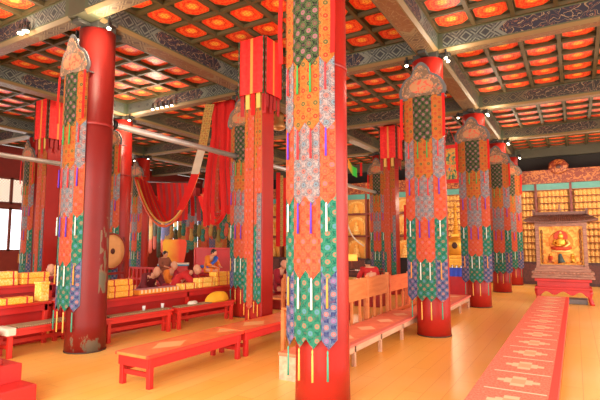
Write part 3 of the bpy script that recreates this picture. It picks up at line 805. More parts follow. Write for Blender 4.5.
def roofsec(x): k = (abs(x)/.88); return .06*k**3
N = 24
for i in range(N):
    xa, xb = -.88+1.76*i/N, -.88+1.76*(i+1)/N
    za, zb = roofsec(xa), roofsec(xb)
    tp = lambda x: max(-.62, min(.62, x*.72))
    F1 = [(xa, -.12, 1.52+za), (xb, -.12, 1.52+zb), (tp(xb), .16, 1.70), (tp(xa), .16, 1.70)]
    F2 = [(tp(xa), .16, 1.70), (tp(xb), .16, 1.70), (tp(xb), .5, 1.70), (tp(xa), .5, 1.70)]
    F3 = [(tp(xa), .5, 1.70), (tp(xb), .5, 1.70), (xb, .75, 1.52+zb), (xa, .75, 1.52+za)]
    F4 = [(xa, -.12, 1.49+za), (xb, -.12, 1.49+zb), (xb, .75, 1.49+zb), (xa, .75, 1.49+za)]
    for f_ in (F1, F2, F3, F4): m.face(f_)
    m.face([(xa, -.12, 1.49+za), (xb, -.12, 1.49+zb), (xb, -.12, 1.52+zb), (xa, -.12, 1.52+za)])
for s in (-1, 1): m.face([(s*.88, -.12, 1.55), (s*.6336, .16, 1.70), (s*.6336, .5, 1.7), (s*.88, .75, 1.55)])
for k in range(33): xx = -.84+.0525*k; m.tube([(xx, -.13, 1.53+roofsec(xx)), (max(-.62, min(.62, xx*.72)), .155, 1.715)], .012, 6)
m.box(-.62, .62, .2, .46, 1.70, 1.80); m.box(-.66, -.60, .2, .46, 1.7, 1.88); m.box(.60, .66, .2, .46, 1.7, 1.88)
m.build('tiled_roof', wood('brown_roof', (88, 50, 38), (136, 84, 62), 18), e)
m = MB(); m.ball((0, .3, 1.86), .05, 12); m.lathe([(.04, 0), (.015, .06), (.03, .09), (.001, .14)], (0, .3, 1.88), 12); m.build('finial', WOODC, e)
# ================================================================ GILDED SHELF WALL
SY = 20.35
xs = [-1.24+1.19*k for k in range(-14, 5)]
e = empty('shelf_wall', (0, SY, 0), 0, 'floor-to-cornice dark red display shelving lined with gilded figures along the back wall', 'shelving')
m = MB(); m.box(xs[0]-.06, xs[-1]+.06, 0, .55, 0, .87); m.build('dark_base', DARKW, e)
for k in range(18):
    m = MB(); m.box(xs[k]+.1, xs[k+1]-.1, -.02, .0, .12, .78); m.build('base_panel', wood('dark_panel', (70, 30, 22), (110, 52, 36)), e)
m = MB(); m.box(xs[0], xs[-1], .3, .34, .87, 3.95); m.build('backboard', mat('shelf_back', col=(222, 150, 74), rough=.6), e)
for x in xs:
    m = MB(); m.box(x-.04, x+.04, -.02, .3, .87, 3.9); m.build('upright', mat('shelf_upright', col=(112, 34, 20), rough=.5), e)
TEAL = mat('teal_band', col=(84, 150, 140), rough=.5)
m = MB(); m.box(xs[0], xs[-1], .02, .06, 3.66, 3.9); m.build('painted_band', TEAL, e)
def corn_fn():
    x, y, z, v = coords('Object'); n = noise(comb(x, y, z), 7, 3, .6, 1.5)
    return mix(n.gt(.52), (120, 46, 24), (176, 104, 48))
CORN = mat('carved_cornice', corn_fn, rough=.5)
m = MB(); m.box(xs[0]-.1, xs[-1]+.1, -.1, .35, 3.9, 4.42); m.box(xs[0]-.1, xs[-1]+.1, -.14, -.1, 3.9, 3.97); m.box(xs[0]-.1, xs[-1]+.1, -.14, -.1, 4.36, 4.42); m.build('cornice', CORN, e)
m = MB(); m.ring([[(-.42+r*math.cos(2*PI*j/28)*(1+.05*math.sin(8*2*PI*j/28)), y, 4.52+.86*r*math.sin(2*PI*j/28)) for j in range(28)] for r, y in ((.34, 0), (.34, -.12), (.28, -.17), (.12, -.17), (.10, -.19))])
m.build('round_emblem', CORN, e); m = MB(); m.ball((-.42, -.19, 4.52), .09, 14, 0, 1, 1, .5); m.build('emblem_boss', DARKW, e)
NR = 11
zs = [.87+.254*k for k in range(NR+1)]
for kx in range(11, 18):
    for z in zs[1:]:
        m = MB(); m.box(xs[kx]+.04, xs[kx+1]-.04, .04, .3, z-.018, z); m.build('shelf', mat('shelf_board', col=(176, 84, 36), rough=.5), e)
for kx in range(0, 11):
    for z in (1.93, 2.98):
        m = MB(); m.box(xs[kx]+.04, xs[kx+1]-.04, -.01, .3, z-.05, z+.02); m.build('shelf', mat('shelf_upright', col=(0, 0, 0)), e)
# little figures
def statue_mesh(mb, s=1.0, c=(0, 0, 0)):
    x, y, z = c
    mb.lathe([(.062*s, 0), (.07*s, .012*s), (.055*s, .03*s)], (x, y, z), 12, 0, 1, .75)
    mb.lathe([(.06*s, .03*s), (.064*s, .05*s), (.035*s, .085*s), (.04*s, .12*s), (.034*s, .14*s), (.012*s, .15*s)], (x, y, z), 12, 0, 1, .7)
    mb.ball((x, y, z+.172*s), .024*s, 10, 0, 1.15); mb.ball((x, y, z+.203*s), .009*s, 8)
    mb.ring([[(x+.07*s*math.cos(a)*k, y+.03*s+q, z+.11*s+.10*s*math.sin(a)*k) for a in [2*PI*j/16 for j in range(16)]] for k, q in ((1, 0), (1, -.006*s), (.8, -.01*s))])
mb = MB(); statue_mesh(mb, 1.05); st0 = mb.build('buddha_statuette', GOLDD)
tag(st0, 'small seated gilt statuette in the tiers of identical ones on the back wall shelves', 'statuette', 'gilt statuettes on the back wall shelves')
spots = []
for kx in range(17, 10, -1):
    for k in range(7):
        xx = xs[kx]+.1+(k+.5)*(1.19-.2)/7
        for z in zs[:-1]: spots.append((xx, SY+.14, z+.001))
spots = [s for s in spots if not (1.3 < s[0])]
near = [s for s in spots if -2.0 < s[0]]; rest = [s for s in spots if s[0] <= -2.0]
near = near[:300]
for i, s in enumerate(near):
    o = st0 if i == 0 else st0.copy()
    if i: COL.objects.link(o)
    o.location = s
mb = MB()
for s in rest: statue_mesh(mb, 1.05, s)
if rest: tag(mb.build('buddha_statuette', GOLDD), 'massed gilt statuettes on the back wall shelves behind the right row columns', 'statuettes', None, 'stuff')
# large gilt arched reliefs on the left half
def arch(mb, w, h):
    P_ = [(-w, 0), (w, 0), (w, h*.6)]+[(w*math.cos(a), h*.6+h*.38*math.sin(a)) for a in [PI*j/12 for j in range(1, 12)]]+[(-w, h*.6)]
    for y0, y1, k in ((0, -.03, 1), (-.03, -.05, .86)):
        A = [(p[0]*k, y0, p[1]*k+.02) for p in P_]; B = [(p[0]*k, y1, p[1]*k+.02) for p in P_]
        mb.face(B, m=1 if k < 1 else 0)
        for i in range(len(A)): j = (i+1) % len(A); mb.face([A[i], A[j], B[j], B[i]])
mb = MB(); arch(mb, .42, .9); statue_mesh(mb, 3.2, (0, -.1, .04)); ar0 = mb.build('gilded_relief', [GOLDD, mat('relief_ground', col=(238, 160, 60), rough=.5)])
tag(ar0, 'arched gilt relief', 'relief', 'arched gilt reliefs in the shelving'); fst = True
for kx in range(0, 11):
    for z, nm in ((.88, 'lowest'), (1.955, 'middle'), (3.0, 'top')):
        o = ar0 if fst else ar0.copy()
        if not fst: COL.objects.link(o)
        fst = False
        o.location = ((xs[kx]+xs[kx+1])/2, SY+.28, z); o.scale = (1, 1, .98 if z < 2.9 else .66)
        o['label'] = 'arched gilt buddha relief, %s tier, bay %s from the left end of the shelves' % (nm, ['first', 'second', 'third', 'fourth', 'fifth', 'sixth', 'seventh', 'eighth', 'ninth', 'tenth', 'eleventh'][kx])
# ================================================================ STUPA ALTAR between the second and third right columns
sp_ = P(457, 281, Y=14.6); SX = sp_.x
k_ = lambda v: P(457, v, Y=14.6).z
zt_ = k_(281)
e = empty('offering_table', (SX, 14.6, 0), 0, 'red cloth-fronted glass offering table seen between the second and third right columns', 'table')
m = MB(); m.box(-.42, .42, -.3, .3, 0, .78); m.build('red_body', mat('crimson_table', col=(190, 22, 30), rough=.35), e, bevel=.01)
m = MB(); m.box(-.46, .46, -.34, .34, .78, .83); m.build('tabletop', REDD, e, bevel=.01)
m = MB()
for i in range(30):
    xa, xb = -.42+.84*i/30, -.42+.84*(i+1)/30; ya, yb = -.35-.012*math.sin(i*1.3), -.35-.012*math.sin((i+1)*1.3)
    m.face([(xa, ya, .62), (xb, yb, .62), (xb, -.345, .865), (xa, -.345, .865)]); m.face([(xa, ya-.006, .62), (xb, yb-.006, .62), (xb, -.351, .865), (xa, -.351, .865)])
m.box(-.46, .46, -.35, .3, .832, .868)
o = m.build('blue_cloth', mat('blue_silk', col=(34, 70, 200), rough=.5), None, loc=(SX, 14.6, 0)); tag(o, 'bright blue silk cloth draped over the red offering table', 'cloth')
for k in range(6):
    m = MB(); m.lathe([(.02, 0), (.025, .01), (.01, .025), (.03, .05), (.034, .07), (.001, .07)], n=12)
    o = m.build('offering_bowl', mat('silver_bowl', col=(220, 220, 216), rough=.25, metal=.8), loc=(SX-.33+.13*k, 14.32, .869)); tag(o, 'small silver offering bowl in the row on the blue cloth', 'bowl', 'offering bowls on the blue cloth')
e = empty('golden_stupa', (SX, 14.65, .869), 0, 'golden stupa with niche and tapering spire on the blue-clothed table', 'stupa')
m = MB()
for i, (w, z0, z1) in enumerate(((.34, 0, .07), (.30, .07, .14), (.34, .14, .19), (.26, .19, .27), (.30, .27, .31), (.24, .31, .37))): m.box(-w, w, -w*.7, w*.7, z0, z1)
m.build('tiered_plinth', GOLD, e, bevel=.01)
m = MB(); m.lathe([(.2, .37), (.24, .42), (.28, .6), (.3, .72), (.27, .83), (.15, .9), (.1, .92)], n=28, sy=.8); m.build('dome', GOLD, e)
m = MB(); m.ball((0, -.225, .66), .085, 14, 0, 1.2, 1, .35); m.build('niche', mat('dark_niche', col=(70, 34, 16)), e)
m = MB(); m.box(-.12, .12, -.1, .1, .92, 1.0); pr = []
for i in range(11): r = .11-.008*i; z = 1.0+.065*i; pr += [(r, z), (r, z+.03), (r*.7, z+.035), (r*.7, z+.06)]
m.lathe(pr+[(.02, 1.73), (.09, 1.75), (.09, 1.78), (.02, 1.82), (.045, 1.87), (.001, 1.95)], n=18); m.build('spire', GOLD, e)
for s in (-1, 1):
    m = MB(); m.tube([(s*.1, 0, 1.72), (s*.22, 0, 1.55), (s*.26, -.02, 1.3), (s*.22, -.02, 1.1)], [.015, .02, .022, .01], 8); m.build('side_pennant', GOLD, e)
# painted scroll above the stupa
def thangka_fn():
    x, y, z, v = coords('Object')
    n = noise(v, 5, 4, .6, 1); c = mix(ramp(n, .4, .5), (40, 110, 80), (216, 170, 70)); c = mix(n.band(.52, .58), c, (230, 90, 50)); c = mix(n.gt(.62), c, (70, 130, 170))
    return mix(emax(x.abs().gt(.21), z.abs().gt(.5)), c, (206, 30, 26))
m = MB(); m.box(-.3, .3, -.012, .012, -.6, .6); m.tube([(-.34, 0, .6), (.34, 0, .6)], .02, 8); m.tube([(-.34, 0, -.6), (.34, 0, -.6)], .022, 8); sz_ = P(450, 164, Y=15.2).z; m.tube([(-.2, 0, .6), (0, 0, ZC-sz_)], .008, 6); m.tube([(.2, 0, .6), (0, 0, ZC-sz_)], .008, 6)
o = m.build('painted_scroll', mat('thangka_painting', thangka_fn, rough=.7), loc=(P(450, 160, Y=15.2).x, 15.2, P(450, 164, Y=15.2).z)); tag(o, 'painted hanging scroll in green and gold above the golden stupa', 'hanging scroll')
# ================================================================ HANGING SILK in the central bay
def hang(pts, w, mt, lab, side=None, name='silk_ribbon', cat='ribbon', group='red silk ribbons in the central bay', th=.006):
    m = MB(); m.ribbon(pts, w, th, side=side or Vector((CA, SA, 0))); tag(m.build(name, mt), lab, cat, group)
YH = 8.6
def poly(us, Y0, dY=0.0): return [P(u, v, Y=Y0+dY*i) for i, (u, v) in enumerate(us)]
CREAM = mat('cream_brocade_tail', col=(206, 186, 160), rough=.7)
hang(poly([(210, 104), (207, 118), (205, 132), (202, 148)], YH), .22, BR['gold'], 'gold brocade streamer hanging straight from the lamp beam over the swags')
hang(poly([(202, 148), (198, 162), (195, 174)], YH+.02), .20, CREAM, 'cream tail continuing the gold brocade streamer')
hang(poly([(195, 174), (191, 186), (186, 198), (180, 210)], YH+.04), .19, CLOTH_R, 'red tail at the lowest end of the gold brocade streamer')
rr_ = random.Random(3)
nth = ['first', 'second', 'third', 'fourth', 'fifth', 'sixth', 'seventh', 'eighth', 'ninth', 'tenth', 'eleventh', 'twelfth', 'thirteenth', 'fourteenth']
for i in range(12):
    u0 = 214+1.75*i; u3 = 206+3.0*i+rr_.uniform(-2, 2); v3 = 226-2.2*i+rr_.uniform(-8, 8)
    hang(poly([(u0, 103-.3*i), (u0-.6, 135), ((u0+u3)/2-2, 170), (u3-.5, (v3+170)/2+6), (u3, v3)], YH+.10+.07*(i*5 % 12)), .085, [CLOTH_R, CLOTH_R, CLOTH_DR, CLOTH_R, BR['coral']][i % 5], '%s from the left of the narrow red ribbons falling from the lamp beam' % nth[i])
def swag(ua, va, ub, vb, sag, Y, w, mt, lab, tube=False):
    a, b = P(ua, va, Y=Y), P(ub, vb, Y=Y); pts = []
    for k in range(21):
        t = k/20; p = a.lerp(b, t); p.z -= sag*4*t*(1-t); pts.append(p)
    if tube:
        m = MB(); m.tube(pts, w, 8); tag(m.build('silk_rope', mt), lab, 'swag', 'curved silk swags in the central bay')
    else: hang(pts, w, mt, lab, None, 'silk_swag', 'swag', 'curved silk swags in the central bay')
swag(135, 178, 199, 172, 1.62, 10.4, .035, mat('orange_rope', col=(226, 96, 44)), 'outer orange silk rope of the big swag', True)
swag(137, 180, 197, 176, 1.42, 10.45, .028, CLOTH_G, 'inner golden silk rope of the big swag', True)
for i in range(13):      # ribbons fanning from the left fixing down onto the swag
    t = .10+.035*i; Y = 10.55+.05*i; a = P(136.5+1.0*i, 177+.5*i, Y=Y); A, B = P(135, 178, Y=Y), P(199, 172, Y=Y)
    e_ = A.lerp(B, t+.05); e_.z -= 1.62*4*(t+.05)*(.95-t)-.04; mid = (a+e_)/2+Vector((.0, 0, -.10))
    hang([a, a.lerp(mid, .5)+Vector((0, 0, -.03)), mid, mid.lerp(e_, .5)+Vector((0, 0, -.03)), e_], .10, [CLOTH_R, BR['coral'], CLOTH_R, CLOTH_DR][i % 4], '%s ribbon of the fan spreading from the left fixing of the big swag' % nth[i])
for i in range(14):
    u = 158+2.7*i; Y = 11.4; a = P(u, 183, Y=Y); v1 = 214+8*math.sin(PI*(u-140)/60)
    b = P(u+1.0, v1 if u < 186 else 196, Y=Y)
    hang([a, (a+b)/2+Vector((0, .05, 0)), b], .105, [CLOTH_R, CLOTH_DR][i % 2], '%s straight red strip from the left on the rail inside the swag' % nth[i])
for i in range(9):
    swag(200+2.2*i, 196-2*i, 233-.8*i, 186+2*i, .95-.06*i, 10.2+.2*i, .12, [CLOTH_R, BR['coral'], CLOTH_R, CLOTH_DR][i % 4], '%s of the small curved swags left of the second middle row column' % nth[i])
for i in range(7):
    u = 192+6*i; a = P(u, 188, Y=12.2); b = P(u+1, 216+6*math.sin(i), Y=12.2); hang([a, (a+b)/2, b], .14, [CLOTH_R, CLOTH_DR][i % 2], '%s red strip from the left in the row behind the small swags' % nth[i])
m = MB(); m.tube([P(135, 181.5, Y=11.45), P(200, 182.5, Y=11.45)], .03, 8)
for u in (135, 200): q = P(u, 182, Y=11.45); m.tube([q, (q.x, q.y, ZC)], .008, 6)
tag(m.build('hanging_rail', DARKW), 'thin dark rail carrying the straight red strips', 'rail')
TUFT = mat('olive_tuft', col=(120, 100, 40), rough=.8)
# gold-green tufted tails beneath the swags
for i in range(16):
    u = 172+3.9*i; p = P(u, 226+3*math.sin(i*1.7), Y=11.8); m = MB()
    m.lathe([(.02, .0), (.07, -.05), (.055, -.12), (.085, -.30), (.06, -.42), (.01, -.44)], p, 10)
    tag(m.build('silk_tuft', [BR['gold'], BR['black'], TUFT, BR['green'], BR['coral']][i % 5]), ['gold brocade', 'dark brocade', 'olive', 'green brocade', 'coral brocade'][i % 5]+' tufted silk tail under the swags above the monks', 'tassel', 'tufted tails under the swags')
# far banners across the depth of the hall
def far_banner(x, y, z1, z0, seed, lab):
    r = random.Random(seed); e = empty('hanging_banner', (x, y, 0), r.uniform(-.3, .3), lab, 'banner', 'brocade banners hanging at the far end'); n = 4; order = r.sample(['coral', 'green', 'white', 'orange', 'blue', 'gold', 'coral', 'black'], 4)
    for i in range(n):
        za = z1-(z1-z0)*i/n; zb = z1-(z1-z0)*(i+1)/n
        tier('banner_tier', BR[order[i]], -.14, .14, zb, za+.03, -.006*(n-i), e, 1)
for i in range(30):
    u = 122+4.1*i; Y = 15.2+(i*37 % 11)*.36
    p = P(u, 240, Y=Y)
    while p.x < -18.4: Y -= .5; p = P(u, 240, Y=Y)
    far_banner(p.x, p.y, 3.9, .95+.2*(i % 3), i, 'narrow brocade banner hanging in the crowd of banners behind the monks')
for i in range(5):
    p = P(278+3.0*i, 240, Y=11.0+.5*i); hang([(p.x, p.y, 3.6), (p.x, p.y, 2.4), (p.x, p.y, 1.5)], .12, [CLOTH_R, BR['gold'], CLOTH_R, BR['green'], CLOTH_R][i], ['red', 'gold brocade', 'bright red', 'green brocade', 'scarlet'][i]+' streamer hanging in the gap left of the nearest column', group='streamers left of the nearest column')
# decorative lanterns seen left of A at y 110-140, coloured cloth right of A
m = MB(); c = P(279, 120, Y=10.4); m.lathe([(.02, .26), (.10, .22), (.15, .12), (.12, .02), (.15, -.1), (.19, -.2), (.15, -.26), (.02, -.3)], c, 20)
tag(m.build('hanging_ornament', mat('brass', col=(200, 140, 80), rough=.35, metal=.5)), 'brass bell-shaped ornament hanging in the gap left of the nearest column', 'ornament')
m = MB(); m.tube([c+Vector((0, 0, .24)), (c.x, c.y, ZC)], .012, 6); tag(m.build('hanging_chain', BLACK), 'thin chain holding the brass ornament', 'chain')
a = P(348, 163, Y=15.5); b = P(357, 173, Y=15.5)
hang([a, (a+b)/2+Vector((0, 0, -.1)), b], .34, mat('green_yellow_silk', lambda: (lambda c: mix(ramp(c[1], .05, .4), (246, 150, 30), (40, 200, 60)))(coords('UV'))), 'bright green and orange silk flag right of the nearest column', Vector((0, 0, 1)), 'silk_flag', 'flag', None)
for u, v0, v1 in ((361, 163, 176), (405, 205, 240)): 
    a = P(u, v0, Y=15); b = P(u, v1, Y=15); hang([a, b], .08, CLOTH_R, 'narrow red streamer hanging %s' % ('right of the green flag' if u < 380 else 'behind the second right row column'), group='streamers right of the nearest column')
# white katas looped
for (ua, va, ub, vb) in ((347, 222, 364, 246), (403, 215, 409, 245)):
    a, b = P(ua, va, Y=17.5), P(ub, vb, Y=17.5); pts = [a.lerp(b, k/8)+Vector((-.12 if ua < 380 else .3, 0, -.1))*math.sin(PI*k/8) for k in range(9)]
    m = MB(); m.tube(pts, .03, 8); tag(m.build('white_scarf', CLOTH_C), 'white offering scarf looped %s' % ('right of the nearest column' if ua < 380 else 'behind the second right row column'), 'scarf', 'white offering scarves')
# ================================================================ DRUM
c = P(109, 251, X=-10.3)
e = empty('temple_drum', (-9.85, P(107.5, 251, X=-9.85).y, 0), 0, 'big round temple drum with tan skin and green rim on a red stand', 'drum')
e.rotation_euler = (0, 0, 1.72)
DR = .44
m = MB(); m.ring([[(DR*k*math.cos(2*PI*j/40), y, 1.40+DR*k*math.sin(2*PI*j/40)) for j in range(40)] for k, y in ((.94, .16), (1.03, .1), (1.06, 0), (1.03, -.1), (.94, -.15))])
m.build('drum_shell', mat('green_drum_rim', col=(60, 110, 80), rough=.4), e)
m = MB(); m.ring([[(DR*k*math.cos(2*PI*j/40), y, 1.40+DR*k*math.sin(2*PI*j/40)) for j in range(40)] for k, y in ((.93, -.15), (.93, -.158), (.5, -.165), (.01, -.165))])
m.build('drum_skin', mat('drum_hide', col=(236, 172, 104), rough=.6), e)
m = MB(); m.ring([[(.07*k*math.cos(2*PI*j/20), y, 1.40+.07*k*math.sin(2*PI*j/20)) for j in range(20)] for k, y in ((1, -.163), (1, -.172), (.1, -.175))]); m.build('centre_mark', mat('drum_mark', col=(90, 40, 30)), e)
m = MB(); m.ring([[(DR*k*math.cos(2*PI*j/40), y, 1.40+DR*k*math.sin(2*PI*j/40)) for j in range(40)] for k, y in ((.99, -.15), (1.0, -.168), (.92, -.168), (.91, -.15))]); m.build('rim_band', REDD, e)
m = MB()
for s in (-1, 1): m.box(s*.56-.03, s*.56+.03, -.04, .04, 0, 1.75); m.box(s*.56-.03, s*.56+.03, -.3, .3, 0, .08)
m.box(-.53, .53, -.03, .03, .3, .38); m.box(-.53, .53, -.02, .02, .82, .88)
m.build('stand', REDD, e)
# ================================================================ THRONES, SEATS, RAILS in the monks' area
pt_ = P(174, 258, X=-11.6)
e = empty('draped_throne', (pt_.x, pt_.y, 0), .75, 'high throne seat with yellow and orange brocade draped over its back', 'throne')
m = MB(); m.box(-.45, .45, -.35, .35, 0, .85); m.build('seat_box', REDB, e, bevel=.01)
m = MB(); m.box(-.5, .5, -.4, .4, .85, .93); m.build('cushion', mat('blue_white_cushion', lambda: (lambda c: mix(c[2].fr().gt(.9), (70, 150, 190), (226, 222, 200)))(coords('Object'))), e, bevel=.02)
def thr_fn():
    x, y, z, v = coords('Object'); return mix(ramp(x+noise(v, 3, 2)*.3, -.1, .35), (255, 196, 50), (236, 70, 26))
m = MB(); m.ring([[(-.4*k, y, z), (.4*k, y, z), (.4*k, y+.07, z), (-.4*k, y+.07, z)] for z, k, y in ((.94, .8, .2), (1.3, .95, .24), (1.62, 1.0, .28), (1.72, .85, .29))], sm=False)
m.build('draped_back', mat('throne_brocade', thr_fn, rough=.6), e)
e = empty('red_seat_screen', (0, 0, 0), 0, 'bright red panelled seat screen behind the man in the orange vest', 'screen')
a = P(195, 250, Y=13.1); b = P(231, 250, Y=13.1); e.location = ((a.x+b.x)/2, 13.1, 0)
w = (b.x-a.x)/2; zz = P(213, 249, Y=13.1).z
m = MB(); m.box(-w, w, 0, .05, .1, zz); m.build('back_panel', REDB, e, bevel=.01)
m = MB()
for s in (-1, 0, 1): m.box(s*w-.03, s*w+.03, -.02, .07, 0, zz+.03)
m.box(-w, w, -.03, .08, zz, zz+.05); m.build('frame', REDT, e)

e = empty('red_railing', (0, 0, 0), 0, 'low red railing behind the monks, right of the left row column', 'railing')
a = P(130, 268, Y=10.3); b = P(158, 268, Y=10.3); e.location = ((a.x+b.x)/2, 10.3, 0); w = (b.x-a.x)/2; zz = P(140, 267, Y=10.3).z
m = MB(); m.box(-w, w, -.03, .03, zz-.06, zz); m.box(-w, w, -.02, .02, zz-.4, zz-.34); m.build('rail', REDB, e)
m = MB()
for k in range(8): x_ = -w+2*w*k/7; m.box(x_-.03, x_+.03, -.025, .025, 0, zz-.061)
m.build('baluster', REDB, e)
# lamp and clutter right of the nearest column
lp = P(352, 262, Y=13.2)
e = empty('table_lamp', (lp.x, lp.y, .78), 0, 'orange-shaded lamp glowing right of the nearest column', 'lamp')
m = MB(); m.lathe([(.09, 0), (.09, .02), (.02, .04), (.015, .30)], n=16); m.build('base', BLACK, e)
m = MB(); m.lathe([(.17, .28), (.15, .47), (.148, .47), (.168, .28)], n=24); m.build('shade', mat('glowing_shade', col=(250, 170, 70), emit=(255, 150, 60), es=1.4), e)
m = MB(); m.box(lp.x-.9, lp.x+.9, lp.y-.3, lp.y+.3, .72, .775); 
for sx in (-.82, .82):
    for sy in (-.24, .24): m.box(lp.x+sx-.03, lp.x+sx+.03, lp.y+sy-.03, lp.y+sy+.03, 0, .72)
tag(m.build('side_table', DARKW), 'dark side table behind the pews carrying the orange-shaded lamp', 'table')
m = MB(); m.box(-.35, .35, -.25, .25, 0, 1.05); m.box(-.38, .38, -.28, .28, 1.05, 1.1)
q = P(408, 256, Y=15.5); tag(m.build('black_cabinet', mat('black_cab', col=(30, 26, 26)), loc=(q.x, 15.5, 0), bevel=.01), 'black cabinet behind the second right row column', 'cabinet')
# ================================================================ PEOPLE
SKIN = mat('skin', col=(226, 160, 122), rough=.5)
HAIRM = mat('dark_hair', col=(34, 26, 24), rough=.6)
def skinned(verts, edges, radii, levels=1):
    me = bpy.data.meshes.new('sk'); me.from_pydata([Vector(v) for v in verts], edges, []); o = bpy.data.objects.new('sk', me); COL.objects.link(o)
    o.modifiers.new('s', 'SKIN'); sv = me.skin_vertices[0].data
    for i, r in enumerate(radii): sv[i].radius = (r, r) if not isinstance(r, tuple) else r
    sv[0].use_root = True
    o.modifiers.new('u', 'SUBSURF').levels = levels
    bpy.context.view_layer.update(); dg = bpy.context.evaluated_depsgraph_get(); ev = o.evaluated_get(dg); res = bpy.data.meshes.new_from_object(ev)
    bpy.data.objects.remove(o); return res
def person(loc, rz, lab, robe, shawl=None, lean=.1, bald=True, reach=(0, 0), seat=.0, standing=False, down=0):
    """seated figure facing local +Y"""
    e = empty('person', loc, rz, lab, 'person')
    L = lean
    pel = (0, 0, .14); ab = (0, .04+L*.3, .30); ch = (0, .03+L*.75, .47); nk = (0, .05+L*1.05, .60-.25*L); hd = (0, .09+L*1.3, .71-.35*L)
    V = [pel, ab, ch, nk, (0, .06+L*1.15, .65-.3*L)]; Ed = [(0, 1), (1, 2), (2, 3), (3, 4)]; R = [.15, .13, .145, .055, .05]
    hands = []
    for s, rc in ((-1, reach[0]), (1, reach[1])):
        b = len(V); sh = (s*.18, .03+L*.85, .53-.12*L); el = (s*.27, .10+L*.9+rc*.25, .32-.2*L+.05*rc); wr = (s*.13, .30+L*.8+rc*.35, .25-.25*L+.05*rc)
        V += [sh, el, wr]; R += [.062, .045, .03]; Ed += [(2, b), (b, b+1), (b+1, b+2)]
        V += [(wr[0]-s*.02, wr[1]+.06, wr[2]-.015)]; R += [.028]; Ed += [(b+2, b+3)]; pb = b+3
        for k in range(4):
            q = len(V); bx = wr[0]-s*.02+s*(.024-.016*k); V += [(bx, wr[1]+.10, wr[2]-.025), (bx, wr[1]+.135-.008*abs(k-1.5), wr[2]-.045)]; R += [.009, .007]; Ed += [(pb, q), (q, q+1)]
        q = len(V); V += [(wr[0]-s*.055, wr[1]+.06, wr[2]-.02)]; R += [.009]; Ed += [(b+2, q)]
        if standing: kn, ft = (s*.1, .04, -.3), (s*.1, .0, -.74)
        else: kn, ft = (s*.30, .26, .10), (-s*.05, .34, .07)
        b = len(V); V += [(s*.11, .03, .12), kn, ft]; R += [.10, .075, .045]; Ed += [(0, b), (b, b+1), (b+1, b+2)]
    me = skinned(V, Ed, R, 1)
    bm = bmesh.new(); bm.from_mesh(me); nb = len(bm.faces)
    # head with face
    h = MB(); hx, hy, hz = hd
    n = 16; rings = []
    for i in range(13):
        t = PI*i/12; zz = -math.cos(t)*.118; rr = max(.002, math.sin(t)*.088)
        if zz < 0: rr *= 1-.18*(-zz/.118)
        rings.append([(hx+rr*.88*math.cos(2*PI*j/n), hy+rr*1.06*math.sin(2*PI*j/n)+(.012 if zz < -.03 else 0), hz+zz) for j in range(n)])
    h.ring(rings, 0)
    h.ring([[(hx-.006, hy+.085, hz+.018), (hx+.006, hy+.085, hz+.018), (hx, hy+.08, hz+.03)], [(hx-.016, hy+.098, hz-.02), (hx+.016, hy+.098, hz-.02), (hx, hy+.116, hz-.012)], [(hx-.012, hy+.088, hz-.03), (hx+.012, hy+.088, hz-.03), (hx, hy+.095, hz-.03)]], 0)
    for s in (-1, 1):
        h.ball((hx+s*.03, hy+.082, hz+.012), .012, 8, 1, .7); h.ball((hx+s*.082, hy-.005, hz-.0), .026, 8, 0, 1.2, .35, .7)
        h.tube([(hx+s*.015, hy+.09, hz+.036), (hx+s*.045, hy+.078, hz+.036)], .005, 6, 1)
    h.tube([(hx-.024, hy+.083, hz-.055), (hx, hy+.092, hz-.056), (hx+.024, hy+.083, hz-.055)], .006, 6, 2)
    ho = h.build('tmp', SKIN); bm.from_mesh(ho.data); bpy.data.objects.remove(ho); KID
    bm.to_mesh(me); bm.free()
    me.materials.clear()
    for mt in (SKIN, HAIRM, mat('lips', col=(176, 84, 70))): me.materials.append(mt)
    for i, p in enumerate(me.polygons):
        p.use_smooth = True
        if i < nb: p.material_index = 0
    body = bpy.data.objects.new('body', me); COL.objects.link(body); body.parent = e
    # robe
    V2 = [(0, 0, .12), ab, ch, (0, nk[1]-.01, nk[2]-.05)]; E2 = [(0, 1), (1, 2), (2, 3)]; R2 = [.20, .165, .175, .08]
    for s, rc in ((-1, reach[0]), (1, reach[1])):
        b = len(V2); V2 += [(s*.18, .03+L*.85, .53-.12*L), (s*.27, .10+L*.9+rc*.25, .32-.2*L+.05*rc), (s*.17, .24+L*.8+rc*.32, .262-.24*L+.05*rc)]; R2 += [.085, .075, .07 if shawl else .05]; E2 += [(2, b), (b, b+1), (b+1, b+2)]
        b = len(V2)
        if standing: V2 += [(s*.1, .02, -.3), (s*.1, .0, -.68)]; R2 += [.15, .17]
        else: V2 += [(s*.27, .20, .10), (s*.08, .32, .08)]; R2 += [.12, .09]
        E2 += [(0, b), (b, b+1)]
    rm = skinned(V2, E2, R2, 1); rm.materials.append(robe)
    for p in rm.polygons: p.use_smooth = True
    ro = bpy.data.objects.new('robe', rm); COL.objects.link(ro); ro.parent = e
    if shawl:
        sm = MB(); pts = []
        A = Vector((-.20, .0+L*.85, .50-.1*L)); B = Vector((.0, .14+L*.9, .42-.1*L)); C = Vector((.19, .15+L*.5, .18)); D = Vector((.1, -.16, .2)); E_ = Vector((-.14, -.14+L*.6, .46-.1*L))
        sm.tube([E_, A+Vector((0, 0, .06)), A.lerp(B, .5)+Vector((0, .08, .04)), B+Vector((0, .07, 0)), C, D], [.05, .075, .085, .09, .10, .09], 10, 0, .55)
        sm.build('shawl', shawl, e)
